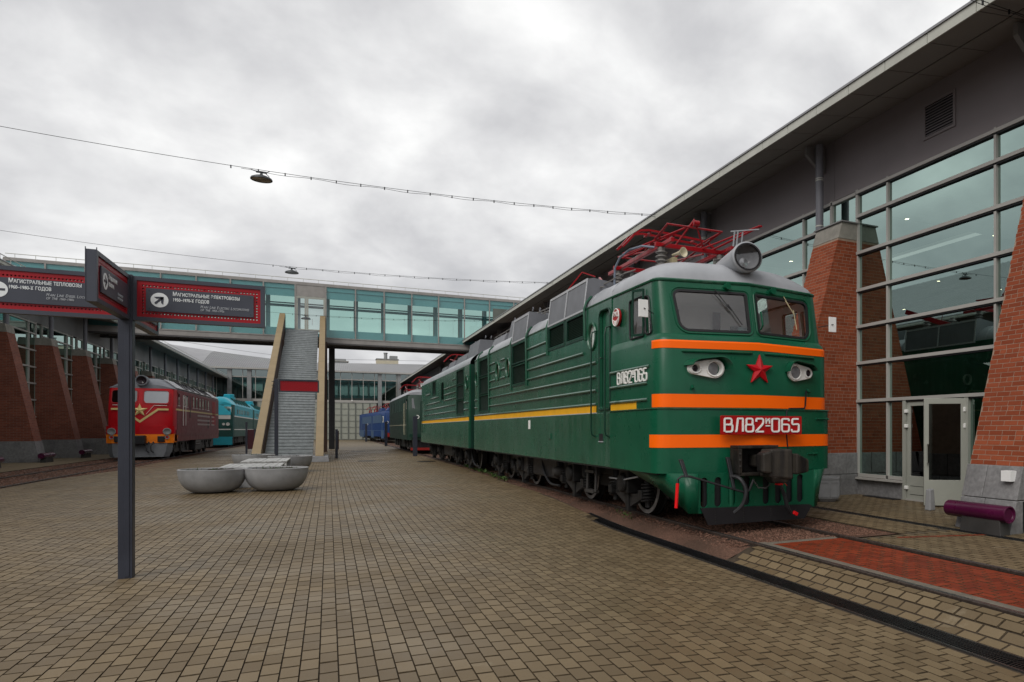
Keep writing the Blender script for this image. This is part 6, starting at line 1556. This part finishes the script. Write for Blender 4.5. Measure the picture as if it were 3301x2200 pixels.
for sx in (-1,1):
    MB().plate(rrect(-.45,.45,3.12,3.78,.1,3),[],lambda p,q,h:(TX+sx*.72+p,tf(.72,.06)+.1+.25*(q-3)/.95,q),0).obj('windscreen','glass_dark',TD)
    for dx,r in ((1.05,.15),(.72,.11)): MB().lathe([(r,.05),(r,-.05),(r*.75,-.05),(r*.7,-.01),(0,0)],(TX+sx*dx,tf(dx,.03),2.16),(0,1,0),16).obj('lamp','white',TD,smooth=True)
MB().box(TX+1.0,TX+1.3,TY+.3,TY+.35,3.1,3.75).obj('corner_window','white',TD)
MB().loft([[(TX+x,TY+.1*abs(x)-.05,z) for x in (-1.4,-.8,0,.8,1.4)] for z in (.25,1.0)]).obj('pilot','teal',TD)
# ---- second green electric locomotive
GX,GY=6.35,50.3
GD=thing('locomotive','older dull green electric locomotive behind the big green one','locomotive',(GX,GY,0))
Wg=1.57; gy1=GY+16
cab_loft(GD,GX,GY,Wg,[(.95,0,.2),(2.0,0,.2),(2.95,.05,.25),(3.1,.12,.3),(4.05,.35,.55)],'green2')
MB().box(GX-Wg,GX-Wg+.05,GY+1.3,gy1,.95,4.05).obj('body_side','green2',GD); MB().box(GX+Wg-.05,GX+Wg,GY+1.3,gy1,.95,4.05).obj('body_side','green2',GD); MB().box(GX-Wg,GX+Wg,gy1-.05,gy1,.95,4.05).obj('end_wall','green2',GD)
rows=[[(GX+Wg*s_,max(yy,GY+.38+.2*abs(s_)),4.05+.42*hh(1-abs(s_),.55)*f) for s_ in np.linspace(-1,1,17)] for yy,f in ((GY+.4,0),(GY+.5,.5),(GY+.75,.85),(GY+1.2,1),(gy1,1))]
MB().loft(rows).obj('roof','roof_grey',GD,smooth=30)
for sx in (-1,1): MB().plate(rrect(-.55,.55,3.1,3.82,.1,3),[],lambda p,q,h:(GX+sx*.74+p,GY+.15+.12+.27*(q-3.1)/.95-.02-.04*0,q),0).obj('windscreen','glass_dark',GD)
XG=GX-Wg
for z in (1.98,2.25,2.5,2.75): MB().box(XG-.02,XG,GY+1.3,gy1-.1,z-.015,z+.015).obj('cream_line','cream' if z<2 else 'green2',GD)
for k in range(8):
    o=MB().box(XG-.015,XG,GY+2.6+k*1.6,GY+3.7+k*1.6,3.0,3.85).obj('side_grille','green_dark',GD)
    if k%2: MB().box(XG-.02,XG-.015,GY+2.7+k*1.6,GY+3.0+k*1.6,3.1,3.8).obj('slats','green2',o)
MB().box(XG-.02,XG,GY+.7,GY+1.15,3.05,3.75).obj('side_window','glass_dark',GD)
for ya in (1.4,2.2): MB().tube([(XG-.06,GY+ya,1.3),(XG-.08,GY+ya,1.5),(XG-.08,GY+ya,3.5)],.009,5).obj('grab_rail','cream',GD)
lp=MB(); lp.lathe([(.27,.8),(.29,.0),(.25,-.03),(.22,.02),(0,.08)],(GX,GY+.3,4.62),(0,1,0),24); lp.obj('headlamp','roof_grey',GD,smooth=True)
MB().lathe([(.05,.4),(.08,.1),(.16,0),(.10,.05),(0,.1)],(GX-.55,GY+.6,4.75),(0,1,0),16).obj('horn','white',GD,smooth=True)
def panto(t,X,y,z,mat='panto_red',s=1):
    m=MB()
    for x in (-.6,.6): m.bar((X+x,y-1.3,z),(X+x,y+1.3,z),.08,.08); m.tube([(X+x,y-1.1,z),(X+x*.9,y+1.0,z+.35)],.03,6); m.tube([(X+x,y+1.1,z),(X+x*.9,y-1.0,z+.38)],.03,6)
    for dy in (-.3,.3):
        for i in range(len(prof)-1): m.bar((X+prof[i][0],y+dy,prof[i][1]-5.3+z),(X+prof[i+1][0],y+dy,prof[i+1][1]-5.3+z),.09,.05)
    for yy in (-1.2,0,1.2): m.bar((X-.6,y+yy,z),(X+.6,y+yy,z),.07,.07)
    m.obj('pantograph',mat,t)
    for x in (-.6,.6):
        for yy in (-1.1,1.1): MB().lathe([(.06,-.4),(.1,-.33),(.06,-.27),(.1,-.2),(.06,-.13),(.06,0)],(X+x,y+yy,z),n=10).obj('insulator','insul',t,smooth=True)
panto(GD,GX,GY+2.2,4.95); panto(GD,GX,GY+12,4.95)
MB().box(GX-1.4,GX+1.4,GY-.1,GY+.1,.25,.42).obj('red_pilot','rust_red',GD)
for k in range(6): MB().box(GX-1.3+k*.5,GX-1.25+k*.5,GY-.05,GY+.0,.4,.95).obj('pilot_bar','black',GD)
MB().box(GX-1.5,GX+1.5,GY-.03,GY+.02,1.15,1.35).obj('buffer_band','green_dark',GD)
underparts(GD,GX,GY,gy1,1.4,[(GY+4,3),(GY+12,3)],1.0,.6)
# ---- blue electric locomotive, standing slightly askew
BD=thing('locomotive','blue electric locomotive with red pantographs near the far gates','locomotive',(7.6,92,0),rz=math.atan2(1.9,29))
bl=lambda m_,n_,mt,**k:m_.obj(n_,mt,BD,local=True,**k)
rgs=[]
for z,w,c in ((.75,1.5,0),(1.9,1.5,0),(3.0,1.48,.06),(3.75,1.42,.3),(3.95,1.3,.6)): rgs.append([(-w,28,z),(-w,c+.6,z),(-w*.9,c+.18,z),(-w*.4,c+.03,z),(0,c,z),(w*.4,c+.03,z),(w*.9,c+.18,z),(w,c+.6,z),(w,28,z)])
bl(MB().loft(rgs),'body','blue',smooth=30); bl(MB().box(-1.48,1.48,27.9,28,.75,3.95),'end_wall','blue'); bl(MB().box(-1.28,1.28,.9,28,3.9,4.02),'roof','blue')
for a,b in ((3,11.5),(13,24)): bl(MB().box(-1.515,-1.48,a,b,2.5,3.5),'grille_panel','blue_light'); 
for a in (2.2,12.2,25): bl(MB().box(-1.51,-1.48,a,a+.5,1.2,3.4),'door','blue_light')
bl(MB().box(-1.512,-1.49,.8,28,1.5,1.56),'light_line','blue_light')
bl(MB().box(-1.53,-1.495,1.1,1.9,2.55,3.3),'cab_window_frame','white'); bl(MB().box(-1.54,-1.53,1.2,1.8,2.65,3.2),'cab_window','glass_dark')
for a,b in ((1,3.2),(10.6,13.2),(22,27)): bl(MB().hexa([(-1.52,a,.55),(-1.4,a,.55),(-1.4,b,.55),(-1.52,b,.55),(-1.52,a-.2,1.5),(-1.4,a-.2,1.5),(-1.4,b+.2,1.5),(-1.52,b+.2,1.5)]),'skirt','blue_light')
for yc in (6.5,17.5):
    for k in range(3):
        bl(MB().lathe([(.05,.05),(.45,.06),(.5,.08),(.55,.08),(.56,-.06),(.05,-.06)],(-.8,yc+(k-1)*2.1,.58),(-1,0,0),18),'wheel','under',smooth=True); bl(MB().box(-1.3,-1.05,yc+(k-1)*2.1-.25,yc+(k-1)*2.1+.25,.4,.85),'axle_box','under_grey')
    bl(MB().box(-1.15,-1.0,yc-3.2,yc+3.2,.7,.95),'bogie_frame','under')
bl(MB().box(-1.1,1.1,.6,27.5,.35,.8),'underframe','black'); bl(MB().box(-1.45,1.45,-.1,.15,.75,1.25),'buffer_beam','rust_red')
for y in (4.5,16,22):
    m=MB()
    for x in (-.6,.6): m.bar((x,y-1.3,4.5),(x,y+1.3,4.5),.09,.09); m.tube([(x,y-1.2,4.5),(x,y+.9,4.95)],.035,5); m.tube([(x,y+1.2,4.5),(x,y-.9,4.95)],.035,5)
    for i in range(len(prof)-1): m.bar((prof[i][0],y,prof[i][1]-.75),(prof[i+1][0],y,prof[i+1][1]-.75),.12,.05); m.bar((prof[i][0],y+.5,prof[i][1]-.75),(prof[i+1][0],y+.5,prof[i+1][1]-.75),.12,.05)
    bl(m,'pantograph','panto_red')
    for x in (-.6,.6):
        for yy in (-1.1,1.1): bl(MB().lathe([(.1,0),(.07,.1),(.1,.2),(.07,.3),(.07,.45)],(x,y+yy,4.02),n=8),'insulator','panto_red')
bl(MB().hexa([(-1.2,1.0,3.95),(1.2,1.0,3.95),(1.2,2.6,3.95),(-1.2,2.6,3.95),(-.9,1.2,4.4),(.9,1.2,4.4),(.9,2.4,4.4),(-.9,2.4,4.4)]),'roof_dome','blue',bevel=.08)
bl(MB().hexa([(-1.0,8.0,3.95),(1.0,8.0,3.95),(1.0,10.6,3.95),(-1.0,10.6,3.95),(-.8,8.2,4.5),(.8,8.2,4.5),(.8,10.4,4.5),(-.8,10.4,4.5)]),'roof_box','blue',bevel=.05)
